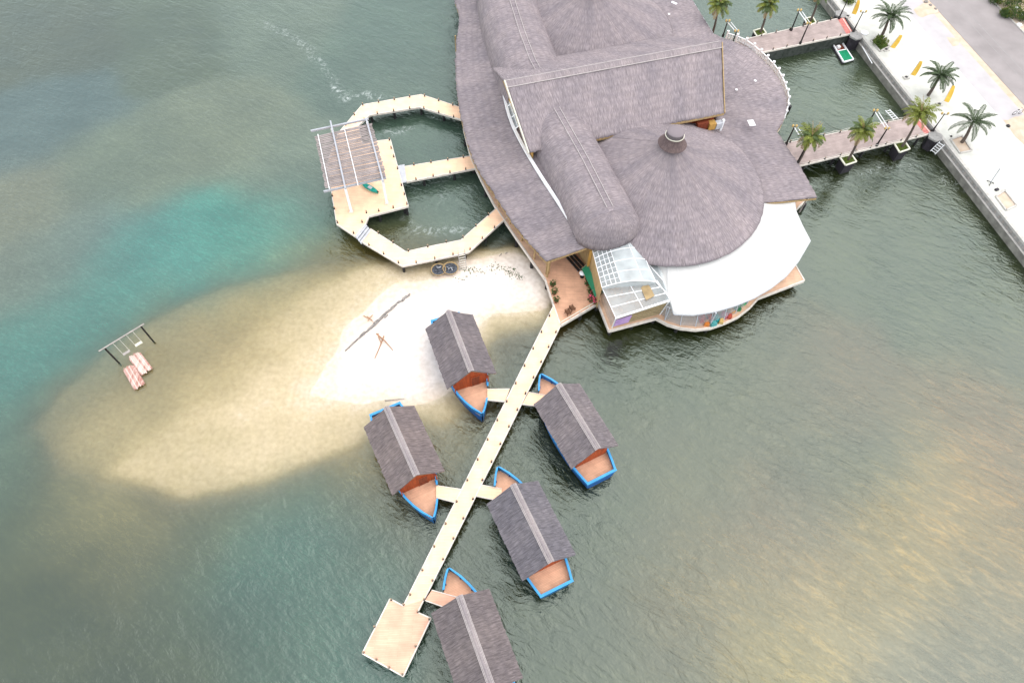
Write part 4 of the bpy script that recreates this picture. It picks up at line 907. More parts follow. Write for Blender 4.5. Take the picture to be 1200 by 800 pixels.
# white balustrade round the east terrace
bl = smooth_line([at(*p, ZD) for p in ((850, 47.5), (862, 51), (875, 57), (895, 74), (911, 92), (920.5, 117), (920.5, 128), (918, 140), (911, 154))], 60, 2)
b_ = MB(); b2 = MB(); b3 = MB()
for i in range(len(bl)-1):
    p, q = bl[i], bl[i+1]
    b_.bar(p+Vector((0, 0, 1.25)), q+Vector((0, 0, 1.25)), .16, .12); b3.bar(p+Vector((0, 0, .15)), q+Vector((0, 0, .15)), .12, .12)
    b2.lathe([(.09, 0), (.05, .3), (.10, .6), (.05, .95), (.08, 1.2)], p, 8)
    b2.bar(p+Vector((0, 0, .2)), q+Vector((0, 0, 1.2)), .05, .05); b2.bar(q+Vector((0, 0, .2)), p+Vector((0, 0, 1.2)), .05, .05)
part(b_, 'balustrade_rail', 'white'); part(b3, 'balustrade_plinth', 'white'); part(b2, 'baluster_panel', 'white')
for i in range(0, len(bl), 4):
    b2 = MB(); b2.box(bl[i]+Vector((0, 0, .75)), (.24, .24, 1.5)); b2.box(bl[i]+Vector((0, 0, 1.6)), (.32, .32, .2)); part(b2, 'balustrade_post', 'white')
# white membrane canopy below the front dome
cD = Vector((17.85, 62.3, 0)); 
outp = [at(*p, z) for p, z in (((770, 312), 5.5), ((776, 326), 5.1), ((783, 347), 4.6), ((790, 368), 4.25), ((812, 369), 4.2), ((838, 365), 4.2), ((862, 358), 4.2), ((884, 349), 4.2), ((903, 338), 4.2), ((922, 323), 4.2), ((936, 306), 4.2), ((950, 282), 4.2), ((940, 263), 4.6), ((933, 247), 4.55), ((931, 231), 4.3))]
inn = []
for p in outp:
    d = Vector((p.x-cD.x, p.y-cD.y, 0)).normalized(); inn.append(cD+d*12.3+Vector((0, 0, 5.9 if len(inn) < 12 else 5.4 if len(inn) < 14 else 4.7)))
outp[0] = inn[0].lerp(outp[0], 1.0)
rows = []
A_ = densify(inn, 4); B_ = densify(outp, 4)
for j in range(9):
    f = j/8; rows.append([a_.lerp(b_2, f)-Vector((0, 0, .22*math.sin(PI*f)*(1 if i % 8 else .4))) for i, (a_, b_2) in enumerate(zip(A_, B_))])
cn = solidify(part(MB().grid(rows[::-1]), 'canopy', 'white_pvc', True), .06)
b_ = MB()
for i in range(8, len(A_)-4, 6): b_.tube([Vector(rows[j][i])+Vector((0, 0, .015)) for j in range(9)], .022, 4)
part(b_, 'canopy_seam', 'white')
b_ = MB(); ou = outp[3:12]
for p, q in zip(B_[:-1], B_[1:]): b_.bar(p-Vector((0, 0, .1)), q-Vector((0, 0, .1)), .09, .14)
part(b_, 'canopy_rim', 'grey_metal')
# glazed play bay below the canopy
gp = [at(*p, ZD) for p in ((779, 375), (797, 381), (815, 382.5), (832, 380.5), (848, 375), (862, 367), (875, 356), (884, 346))]
gt = [Vector((p.x-.25, p.y+.3, 4.05)) for p in gp]
part(MB().grid([gp, gt]), 'bay_glass', 'glass_clear'); b_ = MB()
for p, q in zip(gp, gt): b_.bar(p, q, .09, .09)
for p, q in zip(gt[:-1], gt[1:]): b_.bar(p, q, .1, .1)
part(b_, 'bay_frame', 'grey_metal'); 
for p in (gp[0], gp[3], gp[6], at(918, 327, ZD)): part(MB().tube([(p.x, p.y, ZD), (p.x, p.y, 4.2)], .08, 8), 'column', 'grey_metal')
bc = [at(*p, ZD+.4) for p in ((779, 366), (810, 371), (840, 366), (868, 352), (884, 338))]
part(MB().grid([[(p.x, p.y+1.3, ZD) for p in bc], [(p.x, p.y+1.5, 4.4) for p in bc]]), 'bay_back_wall', 'fascia_grey')
for k, (p, c_, s_) in enumerate((((823, 373), (210, 60, 45), .9), ((832, 372), (225, 90, 60), .7), ((828, 378), (230, 140, 60), .7), ((840, 373), (40, 165, 165), .9), ((836, 379), (90, 175, 175), .7), ((849, 369), (215, 130, 150), .8), ((857, 364), (220, 150, 70), .8), ((864, 361), (60, 130, 90), .8), ((870, 355), (70, 170, 110), .7), ((845, 376), (225, 190, 120), .6), ((855, 370), (200, 90, 70), .6), ((876, 351), (205, 170, 90), .6))):
    nm = {0: 'red', 1: 'coral', 2: 'orange', 3: 'teal', 4: 'pale teal', 5: 'pink', 6: 'amber', 7: 'dark green', 8: 'bright green', 9: 'cream', 10: 'rust', 11: 'ochre'}[k]
    q = at(*p, ZD+.3); MT['blk%d' % k] = mat(nm.replace(' ', '_')+'_vinyl', tuple(.7*x for x in srgb(*c_)), .6, .2)
    b_ = MB().box((0, 0, .27), (s_, s_*.8, .5)); b_.box((0, 0, .57), (s_*.5, s_*.6, .12)); o = b_.build('soft_block', 'blk%d' % k); o.location = (q.x, q.y, ZD); o.rotation_euler = (0, 0, random.uniform(0, 3)); tag(o, nm+' soft play block behind the glass bay under the white canopy', 'soft block', 'soft blocks in the play bay')
# conservatory: barrel glass roof, flat glass roof, slatted front
g0 = at(694, 292, 6.6); g1 = at(745, 278, 6.6); h0 = at(705.5, 337, 6.0); h1 = at(768.5, 330.5, 6.0)
rows = []; NB = 12
for j in range(9):
    f = j/8; row = []
    a_ = g0.lerp(h0, f); b_2 = g1.lerp(h1, f)
    for k in range(NB+1):
        t_ = k/NB; p = a_.lerp(b_2, t_); p.z += .75*math.sin(PI*t_)**.8; row.append(p)
    rows.append(row)
b_ = MB().grid([r[:5] for r in rows]); part(b_, 'glass_vault', 'glass', True); part(MB().grid([r[4:] for r in rows]), 'glass_vault', 'glass_white', True)
b_ = MB()
for j in range(0, 9, 2):
    for k in range(NB): b_.bar(rows[j][k], rows[j][k+1], .07, .08)
for k in (0, 1, 2, 3, 4, 9, 12):
    for j in range(8): b_.bar(rows[j][k], rows[j+1][k], .05, .07)
for j in range(9):
    for k in range(4): b_.bar(rows[j][k], rows[j][k+1], .035, .05)
part(b_, 'glass_vault_frame', 'white')
b_ = MB()
b_.grid([[rows[8][k] for k in range(NB+1)], [rows[8][0].lerp(rows[8][NB], k/NB)-Vector((0, 0, .35)) for k in range(NB+1)]]); part(b_, 'glass_vault_end', 'glass_white')
f0, f1, f2, f3 = at(705.5, 337, 5.7), at(770, 329, 5.7), at(785.5, 351, 5.3), at(721.5, 372, 5.3)
part(MB().grid([[f0.lerp(f1, k/6) for k in range(7)], [f3.lerp(f2, k/6) for k in range(7)]]), 'flat_glass_roof', 'glass')
b_ = MB()
for k in range(0, 7): b_.bar(f0.lerp(f1, k/6), f3.lerp(f2, k/6), .06, .06) if k in (0, 6, 3) else None
for f in (0, .33, .66, 1): b_.bar(f0.lerp(f3, f)+Vector((0, 0, .02)), f1.lerp(f2, f)+Vector((0, 0, .02)), .08, .08)
part(b_, 'flat_roof_frame', 'white')
q = [at(*p, 5.55) for p in ((751, 338), (757, 331), (762, 337), (767, 347), (757, 352))]; part(MB().prism([(p.x, p.y) for p in q], 5.60, 5.64), 'dry_leaf_patch', 'leaf_dry')
b0_, b1_, b2_ = at(714.5, 385.5, ZD), at(768.5, 371.5, ZD), at(783, 379, ZD)
b_ = MB(); e0_, e1_, e2_, e3_ = at(746, 283, 5.9), at(768.5, 330.5, 5.75), at(783, 345, 5.4), at(776, 318, 5.5); b_.grid([[e0_, e3_], [e1_, e2_]]); part(b_, 'flat_glass_roof', 'glass'); b_ = MB(); b_.bar(e0_, e1_, .1, .1); b_.bar(e1_, e2_, .08, .08); b_.bar(e1_.lerp(e0_, .5), e2_.lerp(e3_, .5), .07, .07); part(b_, 'flat_roof_frame', 'white')
# front: slatted tan wall, lilac poster in its corner, side glass
wfl = Vector((f3.x, f3.y, 0)); wfr = Vector((f2.x, f2.y, 0)); wfl2 = Vector((b0_.x+.25, b0_.y+.25, 0)); wfr2 = Vector((b1_.x+.6, b1_.y+.5, 0))
part(MB().grid([[(wfl2.x, wfl2.y, ZD), (wfr2.x, wfr2.y, ZD)], [(wfl.x, wfl.y, f3.z-.1), (wfr.x, wfr.y, f2.z-.1)]]), 'slatted_front', 'slat_tan')
def onf(s_, t_, out_=.05):
    lo_p = Vector((wfl2.x, wfl2.y, ZD)).lerp(Vector((wfr2.x, wfr2.y, ZD)), s_); hi = Vector((wfl.x, wfl.y, f3.z-.1)).lerp(Vector((wfr.x, wfr.y, f2.z-.1)), s_); return lo_p.lerp(hi, t_)+Vector((.02, -out_, 0))
for t_ in (.18, .36, .54, .72, .9): part(MB().bar(onf(0, t_, .03), onf(1, t_, .03), .05, .07), 'front_rail', 'wood_tan')
part(MB().grid([[onf(.02, .12, .09), onf(.32, .12, .09)], [onf(.02, .82, .09), onf(.32, .82, .09)]]), 'poster', 'lilac')
b_ = MB()
for s_ in (0, .98): b_.bar(onf(s_, 0, .06), onf(s_, 1, .06), .12, .12)
b_.bar(onf(0, 1, .06), onf(.98, 1, .06), .12, .16); part(b_, 'front_frame', 'white')
bl0 = at(702.5, 354.5, ZD); part(MB().grid([[(bl0.x+.2, bl0.y+.3, ZD), (wfl2.x-.1, wfl2.y+.2, ZD)], [(f0.x, f0.y, f0.z-.1), (wfl.x, wfl.y, f3.z-.1)]]), 'side_glass', 'glass')
part(MB().grid([[(h0.x, h0.y, ZD), (g0.x, g0.y, ZD)], [(h0.x, h0.y, h0.z), (g0.x, g0.y, g0.z)]]), 'side_wall', 'wood_tan')
part(MB().grid([[(wfr2.x, wfr2.y, ZD), (b2_.x, b2_.y+.5, ZD)], [(wfr.x, wfr.y, f2.z-.1), (outp[3].x-.1, outp[3].y+.3, 4.2)]]), 'side_glass', 'glass')
# posts at the front mouth of the west hall
q = at(640.6, 307.2, 4.3); part(MB().bar((q.x+.1, q.y+.2, ZD), (q.x+.1, q.y+.2, 4.4), .18, .18), 'column', 'wood_tan'); part(MB().bar((q.x+.45, q.y+.35, ZD), (q.x+.45, q.y+.35, 4.6), .14, .14), 'column', 'wood_tan')
q = at(692, 297, 6); part(MB().bar((q.x, q.y, ZD), (q.x, q.y, 6.6), .3, .3), 'column', 'wood_yellow')
ecl = [at(*p, ZD+.0) for p in ((657, 381), (701, 355))]; b_ = MB(); b_.bar(ecl[0]+Vector((0, .1, .55)), ecl[1]+Vector((0, .1, .55)), .07, .08)
for f in (0, .25, .5, .75, 1): p = ecl[0].lerp(ecl[1], f); b_.bar((p.x, p.y+.1, ZD), (p.x, p.y+.1, ZD+.55), .08, .08)
part(b_, 'entrance_rail', 'planter_rim')
# ------------------------------------------------------------------ things on the entrance deck
q0 = at(685, 312, 3.4); q1 = at(701, 345.5, 3.1); 
sg = thing('sign_board', 'long narrow green board on posts beside the glass conservatory', 'sign', ((q0.x+q1.x)/2, (q0.y+q1.y)/2, ZD)); so2 = sg.location.copy()
e = Vector((.32, .12, .35)); MB().grid([[q0-e, q1-e], [q0+e, q1+e]]).build('board', 'green_sign', sg, so2); solidify(sg.children[0], .06)
b_ = MB(); b_.bar(q0-e, q0+e, .06, .08); b_.bar(q1-e, q1+e, .06, .08); b_.bar(q0+e, q1+e, .05, .06); b_.build('board_frame', 'bollard_cap', sg, so2)
for p in (q0.lerp(q1, .15), q0.lerp(q1, .85)): MB().tube([(p.x+.1, p.y, ZD), (p.x+.1, p.y, p.z)], .06, 8).build('post', 'black', sg, so2)
q = at(683, 319.5, 2.5); pl_ = thing('round_parasol', 'small white round shade beside the top end of the green board', 'parasol', (q.x, q.y, ZD))
MB().lathe([(.42, .82), (.40, .86), (.2, 1.0), (.02, 1.06)], n=20).build('shade', 'white', pl_); MB().tube([(0, 0, 0), (0, 0, .9)], .04, 8).build('stem', 'black', pl_); MB().lathe([(.25, 0), (.25, .06), (.06, .1)], n=16).build('foot', 'black', pl_)
q0 = at(667, 301, ZD); q1 = at(682.5, 318.5, ZD); bn = thing('bench', 'long bench of three black slats under the hall eave', 'bench', ((q0.x+q1.x)/2, (q0.y+q1.y)/2, ZD)); so2 = bn.location.copy()
sd_ = Vector((.45, .2, 0))
for k in (-1, 0, 1): MB().bar(q0+sd_*k+Vector((0, 0, .46)), q1+sd_*k+Vector((0, 0, .46)), .34, .06).build('slat', 'black', bn, so2)
for f in (.1, .5, .9):
    p = q0.lerp(q1, f); b_ = MB(); b_.bar(p-sd_*1.2+Vector((0, 0, .4)), p+sd_*1.2+Vector((0, 0, .4)), .08, .06); b_.bar(p-sd_, p-sd_+Vector((0, 0, .4)), .08, .08); b_.bar(p+sd_, p+sd_+Vector((0, 0, .4)), .08, .08); b_.build('leg', 'grey_metal', bn, so2)
def leaf_ball(b_, c, r, n, ln=.28, wd=.10, mi=0, flat=.8):
    for k in range(n):
        d = Vector((random.gauss(0, 1), random.gauss(0, 1), random.gauss(0, 1)*flat)).normalized(); p = Vector(c)+d*r*random.uniform(.35, 1)**.6
        a_ = (d+Vector((random.gauss(0, .6), random.gauss(0, .6), random.gauss(0, .6)))).normalized(); s_ = a_.cross(Vector((random.gauss(0, 1), random.gauss(0, 1), random.gauss(0, 1)))).normalized()
        i = len(b_.v); l_ = ln*random.uniform(.6, 1.3); b_.v += [tuple(p), tuple(p+a_*l_*.5+s_*wd), tuple(p+a_*l_), tuple(p+a_*l_*.5-s_*wd)]; b_.face([i, i+1, i+2, i+3], None, mi)
def pot(p, label, flower=False, r_=.28, group='pots on the entrance deck'):
    q = at(*p, ZD+.3); o = thing('potted_plant', label, 'potted plant', (q.x, q.y, ZD), 0, group)
    MB().lathe([(r_*.6, 0), (r_*.95, .38), (r_*1.05, .40), (r_*1.05, .48), (r_*.85, .48), (r_*.8, .36), (.01, .36)], n=16).build('pot', 'pot', o)
    b_ = MB(); leaf_ball(b_, (0, 0, .75), r_*1.15, 90, .26, .06); 
    if flower: leaf_ball(b_, (0, 0, .9), r_*1.2, 60, .14, .07, 1)
    b_.build('plant', ['bush', 'flower'], o)
pot((647.5, 334), 'bushy green potted plant, nearest the roof in the row of three by the rail'); pot((649.7, 343), 'bushy green potted plant, middle one of the three along the west rail'); pot((651.7, 352.5), 'bushy green potted plant, last of the three along the west rail, nearest the jetty')
pot((688.5, 333), 'potted plant beside the green board, farthest from the rail'); pot((691.5, 341.5), 'potted plant beside the green board, between two others'); pot((694.5, 346.5), 'pink flowering potted plant at the foot of the green board', True, .36); pot((697, 354), 'pink flowering potted plant in the corner by the conservatory wall', True, .3); pot((703, 343), 'potted plant squeezed between the green board and the conservatory', False, .34); pot((692, 352), 'low pink flowering pot on the rail side of the green board', True, .25)
def chair(p, rz, label):
    q = at(*p, ZD+.2); o = thing('wicker_chair', label, 'chair', (q.x, q.y, ZD), rz, 'wicker chairs by the entrance rail')
    MB().box((0, 0, .42), (.56, .56, .12)).build('seat', 'wicker', o); b_ = MB(); b_.bar((-.26, .27, .45), (-.26, .33, .95), .06, .06); b_.bar((.26, .27, .45), (.26, .33, .95), .06, .06)
    for z in (.55, .68, .81, .94): b_.bar((-.26, .28+(z-.45)*.12, z), (.26, .28+(z-.45)*.12, z), .05, .10)
    b_.build('backrest', 'wicker', o)
    for x in (-1, 1):
        MB().bar((x*.29, -.26, .64), (x*.29, .28, .64), .06, .05).build('armrest', 'wicker', o)
        for y in (-1, 1): MB().bar((x*.25, y*.25, 0), (x*.25, y*.25, .62 if y < 0 else .4), .06, .06).build('leg', 'wicker', o)
chair((665.5, 366.5), 2.2, 'brown wicker chair by the entrance rail, the one nearer the jetty'); chair((670.5, 362), 2.2, 'brown wicker chair by the entrance rail, the one nearer the conservatory')
# ------------------------------------------------------------------ bridges to the quay
ZB = 2.05
def proj(p):
    c = RC.T@(np.array(p)-np.array([0, 0, HC])); return np.array([600-c[0]/c[2]*FPX, 400+c[1]/c[2]*FPX])
def hgt_of(base, top, z):
    b_ = at(*base, z); return min(np.arange(0, 14, .1), key=lambda h: np.hypot(*(proj((b_.x, b_.y, z+h))-np.array(top))))
br = []
B2 = px(((915, 169), (1073.5, 136.5), (1091, 156.5), (937.5, 194), (928, 196)), ZB); B1 = px(((862, 48.5), (986.8, 20.6), (998.5, 39.4), (895, 61), (882, 64)), ZB)
brA, oA = deck_thing('bridge', 'grey boarded footbridge with two dark palm planters hanging off its side over open water', 'footbridge', B2, ZB, 'deck_grey', [xy(*p, ZB) for p in ((945, 190), (980, 181), (1015, 172), (1045, 165), (1080, 157), (950, 163), (985, 156), (1020, 149), (1055, 142))], th=.2)
brB, oB = deck_thing('bridge', 'grey boarded footbridge standing on a weedy dark stone face, farther from the camera', 'footbridge', B1, ZB, 'deck_grey', [], th=.2)
f_ = MB(); P = px(((895, 61), (998.5, 39.4), (986.8, 20.6), (866, 47.5)), ZB); cc = centroid(P); P = [mid(p, cc, .02) for p in P]; f_.prism(P, -2, ZB-.35); f_.build('stone_face', 'mossy', brB, oB)
for (poly, r_, o_) in ((px(((1076, 136), (1092, 156), (1084, 157.5), (1068, 138)), ZB), brA, oA), (px(((989, 20.2), (1000, 39), (992, 40.5), (981, 22)), ZB), brB, oB)):
    MB().prism([mid(p, centroid(poly), .06) for p in poly], ZB+.004, ZB+.009).build('red_end_mat', 'red_mat', r_, o_)
edge_bollards([xy(915, 169, ZB), xy(1068, 137.7, ZB)], ZB, 2.6, 'dark bollard on the edge of the nearer grey footbridge', 'bollards on the nearer footbridge', xy(1000, 165, ZB)); edge_bollards([xy(937.5, 194, ZB), xy(1083, 158.5, ZB)], ZB, 2.6, 'dark bollard on the edge of the nearer grey footbridge', 'bollards on the nearer footbridge', xy(1000, 165, ZB))
edge_bollards([xy(866, 47.7, ZB), xy(982, 21.7, ZB)], ZB, 2.6, 'dark bollard on the edge of the farther grey footbridge', 'bollards on the farther footbridge', xy(930, 42, ZB)); edge_bollards([xy(897, 60.6, ZB), xy(993, 40.5, ZB)], ZB, 2.6, 'dark bollard on the edge of the farther grey footbridge', 'bollards on the farther footbridge', xy(930, 42, ZB))
rp = MB()
for a_, b_2 in (((937.5, 194), (1083, 158.5)), ((915, 169), (1068, 137.7))):
    pp = [at(*mid(a_, b_2, i/30), ZB)+Vector((0, 0, .42-.12*abs(math.sin(i*PI/3)))) for i in range(31)]; rp.tube(pp, .03, 5)
rp.build('rope', 'rope', brA, oA)
def lantern(b_, p, mi=1): b_.lathe([(.08, -.1), (.13, 0), (.16, .2), (.08, .3), (.02, .34)], p, 8, mi)
def lamp(base, top, label, z=ZB):
    h = float(hgt_of(base, top, z)); q = at(*base, z); o = thing('street_lamp', label, 'street lamp', q, 0, 'lamps at the quay end of the bridges')
    MB().lathe([(.22, 0), (.22, .3), (.12, .4), (.075, h*.5), (.06, h)], n=10).build('pole', 'black', o)
    b_ = MB(); b_.bar((-.45, 0, h-.12), (.45, 0, h-.12), .06, .06); b_.build('arm', 'black', o)
    for s_ in (-1, 1):
        b_ = MB(); lantern(b_, (s_*.42, 0, h-.05), 0); b_.build('lantern', 'lamp', o)
    return o
def plinth(p, label, z=ZB):
    q = at(*p, z); o = thing('lamp_plinth', label, 'plinth', (q.x, q.y, -1), .3, 'lamp plinths at the bridge ends')
    MB().lathe([(.95, -1), (.95, 2.9)], n=6).build('base', 'planter', o); MB().lathe([(1.08, 2.9), (1.08, 3.15), (.5, 3.25), (.02, 3.25)], n=6).build('cap', 'concrete_top', o)
lamp((999.5, 38), (1011, 13.5), 'black twin-lantern lamp post at the quay end of the farther bridge, near corner'); lamp((983, 22), (995, -4), 'black twin-lantern lamp post at the quay end of the farther bridge, far corner')
lamp((1092.5, 154), (1107, 133), 'black twin-lantern lamp post on the plinth at the quay end of the nearer bridge')
plinth((1003, 42), 'dark six-sided plinth at the near corner of the farther bridge'); plinth((986, 17), 'dark six-sided plinth at the far corner of the farther bridge'); plinth((1096, 160), 'dark six-sided plinth at the near corner of the nearer bridge')
def arch(b0, b1, h, label, z=ZB):
    p, q = at(*b0, z), at(*b1, z); c_ = (p+q)/2; o = thing('gate_arch', label, 'gate arch', c_, 0, 'white-beamed gate arches on the bridges'); of = tuple(c_)
    for k in (p, q):
        MB().lathe([(.2, 0), (.2, .35), (.12, .45), (.085, h)], k-c_, 10).build('post', 'black', o)
        b_ = MB()
        lantern(b_, k-c_+Vector((.25, .1, h)), 0); lantern(b_, k-c_+Vector((-.2, .15, h-.05)), 0); b_.build('lantern', 'lamp', o)
    MB().bar(p-c_+Vector((0, 0, h-.1)), q-c_+Vector((0, 0, h-.1)), .08, .10).build('beam', 'white', o); MB().bar(p-c_+Vector((.6, .2, h-.25)), q-c_+Vector((.6, .2, h-.25)), .07, .08).build('beam', 'white', o)
    return o
arch((921, 169.5), (934, 191.5), 3.2, 'white-beamed gate arch at the restaurant end of the nearer bridge'); arch((1014, 150), (1027, 171), 3.0, 'white-beamed gate arch half way along the nearer bridge')
arch((927, 36), (937.5, 51.5), 3.4, 'white-beamed gate arch half way along the farther bridge'); arch((847, 43), (857, 55), 2.6, 'white-beamed gate arch at the restaurant end of the farther bridge')
# planters and palms
def planter(rim, label, depth=2.6, zt=1.95):
    P = [Vector(at(*p, zt)) for p in rim]; c_ = sum(P, Vector())/4; o = thing('palm_planter', label, 'planter', (c_.x, c_.y, 0), 0, 'black palm planters along the bridges'); of = (c_.x, c_.y, 0)
    top = [(p.x, p.y) for p in P]; bot = [(c_.x+(p.x-c_.x)*.84, c_.y+(p.y-c_.y)*.84) for p in P]
    b_ = MB().grid([[(x, y, -.6) for x, y in bot], [(x, y, zt-.08) for x, y in top]], closed=True); b_.face([3, 2, 1, 0]); b_.build('box', 'planter', o, of)
    b_ = MB()
    for i in range(4): b_.bar(P[i]-Vector((0, 0, .02)), P[(i+1) % 4]-Vector((0, 0, .02)), .2, .14)
    b_.build('rim', 'planter_rim', o, of); MB().prism([mid(p, (c_.x, c_.y), .08) for p in top], zt-.3, zt-.10).build('turf', 'grass', o, of)
    b_ = MB()
    for k in range(160):
        x, y = c_.x+random.uniform(-.75, .75), c_.y+random.uniform(-.7, .7); a_ = random.uniform(0, 6.28); i = len(b_.v); hh = random.uniform(.08, .3)
        b_.v += [(x-.04*math.cos(a_), y-.04*math.sin(a_), zt-.1), (x+.04*math.cos(a_), y+.04*math.sin(a_), zt-.1), (x+random.uniform(-.1, .1), y+random.uniform(-.1, .1), zt-.1+hh)]; b_.face([i, i+1, i+2])
    b_.build('weeds', 'leaf_y', o, of); return c_
cB = planter(((984.3, 184.3), (998, 181.3), (1003.7, 189.3), (990.8, 193.6)), 'black palm planter hanging off the near side of the nearer bridge, toward the restaurant')
cC = planter(((1048, 168), (1060.3, 165.5), (1066.3, 174.5), (1054.3, 178.5)), 'black palm planter hanging off the near side of the nearer bridge, toward the quay')
cD_ = planter(((882.8, 36.2), (893.7, 33), (898, 39), (887.5, 43)), 'black palm planter on the far side of the farther bridge, toward the restaurant')
cE = planter(((943, 22), (952.5, 19.8), (956.3, 26.8), (946.5, 30)), 'black palm planter on the far side of the farther bridge, toward the quay')
def frond(b_, base, az, up, L_, droop, mi, pairs=17, leaf=.62, wd=.055, twist=.0, hang=.25):
    P = []; p = Vector(base); a_ = up; n = 12
    for i in range(n+1):
        P.append(p.copy()); d = Vector((math.cos(az)*math.cos(a_), math.sin(az)*math.cos(a_), math.sin(a_))); p += d*L_/n; a_ -= droop/n*(.5+i/n)
    b_.tube(P, [.045*(1-i/(n+2))+.008 for i in range(n+1)], 4, mi)
    side = Vector((-math.sin(az), math.cos(az), 0))
    for k in range(pairs):
        f = .10+.88*k/(pairs-1); i = min(n-1, int(f*n)); q = P[i].lerp(P[i+1], f*n-i); d = (P[i+1]-P[i]).normalized()
        ll = leaf*(math.sin(PI*min(1, .15+f*.85))**.6)*random.uniform(.8, 1.1)
        for s_ in (-1, 1):
            t_ = (side*s_*.85+d*(.55+.3*f)+Vector((0, 0, .18-hang*random.uniform(.6, 1.4)))).normalized(); e = q+t_*ll+Vector((0, 0, -.12*ll)); wv = d*wd
            j = len(b_.v); m_ = q.lerp(e, .5)+Vector((0, 0, .04)); b_.v += [tuple(q), tuple(m_+wv), tuple(e), tuple(m_-wv)]; b_.face([j, j+1, j+2, j+3], None, mi)
def palm(base, z, top, label, kind, group, R_=2.2, nf=20, zfix=None, h=None):
    b0 = at(*base, z); h = float(h or hgt_of(base, top, z)); t_ = at(*top, z+h); o = thing('palm_tree', label, 'palm tree', b0, 0, group)
    dx, dy = t_.x-b0.x, t_.y-b0.y; pts = []; n = 12
    for i in range(n+1):
        f = i/n; pts.append((dx*f*f*.6+dx*f*.4+.05*math.sin(5*f), dy*f*f*.6+dy*f*.4, h*f))
    r0 = .20 if kind == 'date' else .15
    b_ = MB().tube(pts, [r0*(1.25-.5*i/n)*(1+.10*(i % 2)) for i in range(n+1)], 10); b_.build('trunk', 'trunk', o, smooth=False)
    b_ = MB(); c_ = Vector((dx, dy, h))
    for k in range(nf):
        az = k*2.39996+random.uniform(-.2, .2); f = k/nf
        if kind == 'date': frond(b_, c_, az, 1.15-1.05*f+random.uniform(-.1, .1), R_*random.uniform(.85, 1.1), 1.35+.6*f, 3, 22, .6, .07, hang=.2)
        else:
            dry = f > .82
            frond(b_, c_, az, 1.35-1.7*f+random.uniform(-.15, .15), R_*random.uniform(.75, 1.1), 1.5+.6*random.random(), 2 if dry else (1 if random.random() < .45 else 0), 16, .6, .075, hang=.5)
    if kind != 'date':
        for k in range(3): frond(b_, c_, random.uniform(0, 6.28), 1.2, R_*.95, .5, 2, 8, .25, .04, hang=.1)
        leaf_ball(b_, c_-Vector((0, 0, .15)), .45, 60, .5, .05, 2)
    b_.build('crown', ['leaf', 'leaf_y', 'leaf_dry', 'leaf_d'], o); return o
g1_ = 'shaggy palms along the bridges'
palm((935, 191), ZB, (951, 161), 'shaggy palm at the restaurant end of the nearer bridge, beside the gate arch', 'coco', g1_, 2.4, 36, h=4.3)
palm((994, 187), 1.9, (1011, 153), 'shaggy palm growing in the middle of the nearer bridge with dry brown fronds', 'coco', g1_, 2.3, 34)
o = palm((1057, 172), 1.9, (1079, 133), 'yellow-green shaggy palm on the nearer bridge, closest to the quay', 'coco', g1_, 2.6, 36); 
for c_ in o.children:
    if c_.name.startswith('crown'): c_.data.materials[0] = MT['leaf_y']
palm((891, 38), 1.9, (901, 6), 'shaggy palm in the planter off the far side of the farther bridge', 'coco', g1_, 2.3, 32)
palm((834, 42), 1.9, (843, 6), 'shaggy palm rising behind the restaurant roof edge at the farther bridge', 'coco', g1_, 2.4, 34)
palm((949.5, 25), 1.9, (962, -8), 'shaggy palm on the farther bridge nearest the quay, its crown out of sight', 'coco', g1_, 2.2, 22)
g2_ = 'feathery palms on the white plaza'
palm((1031.5, 45), PZ, (1043, 20), 'feathery palm with a round green shrub at its foot, on the white plaza', 'date', g2_, 3.3, 24)
palm((1087.5, 112), PZ, (1101, 90), 'feathery palm between two yellow banners, rising behind the bridge palm', 'date', g2_, 2.9, 24)
palm((1127, 167), PZ, (1140, 144), 'feathery palm in a square kerbed pit on the white plaza', 'date', g2_, 3.4, 18)
# plaza furniture
def pit(quad, label, m_='soil', name='tree_pit'):
    P = [at(*p, PZ) for p in quad]; c_ = sum(P, Vector())/4; o = thing(name, label, 'tree pit', (c_.x, c_.y, PZ)); of = (c_.x, c_.y, PZ)
    MB().prism([mid((p.x, p.y), (c_.x, c_.y), .05) for p in P], PZ+.006, PZ+.03).build('soil_bed', m_, o, of); b_ = MB()
    for i in range(4): b_.bar(P[i]+Vector((0, 0, .08)), P[(i+1) % 4]+Vector((0, 0, .08)), .22, .2)
    b_.build('kerb_frame', 'kerb', o, of); return o, c_
pit(((1113.5, 164), (1127, 159.5), (1138.5, 177), (1124.5, 180)), 'square kerbed pit of scrubby soil round a feathery palm')
pit(((1166.5, 230.7), (1177, 223.5), (1191, 241), (1178.5, 246.8)), 'empty square kerbed pit of bare orange soil near the quay edge')
pit(((1020, 48), (1031, 42), (1042, 55), (1031, 61)), 'square kerbed pit almost hidden by a round green shrub', 'grass')
def shrub(p, z, r, label, group, n=700, ms=('bush', 'leaf_y')):
    q = at(*p, z); o = thing('shrub', label, 'shrub', q, 0, group); b_ = MB()
    for k in range(5): b_.tube([(0, 0, 0), (random.uniform(-.5, .5)*r, random.uniform(-.5, .5)*r, r*.8)], [.04, .015], 5, 0)
    b_.build('stem', 'trunk', o); b_ = MB()
    for k in range(7):
        a_ = k*2.4; c_ = Vector((math.cos(a_)*r*.5*(k > 0), math.sin(a_)*r*.5*(k > 0), r*random.uniform(.45, .8))); leaf_ball(b_, c_, r*.55, n//7, .26, .08, k % 2)
    b_.build('foliage', list(ms), o); return o
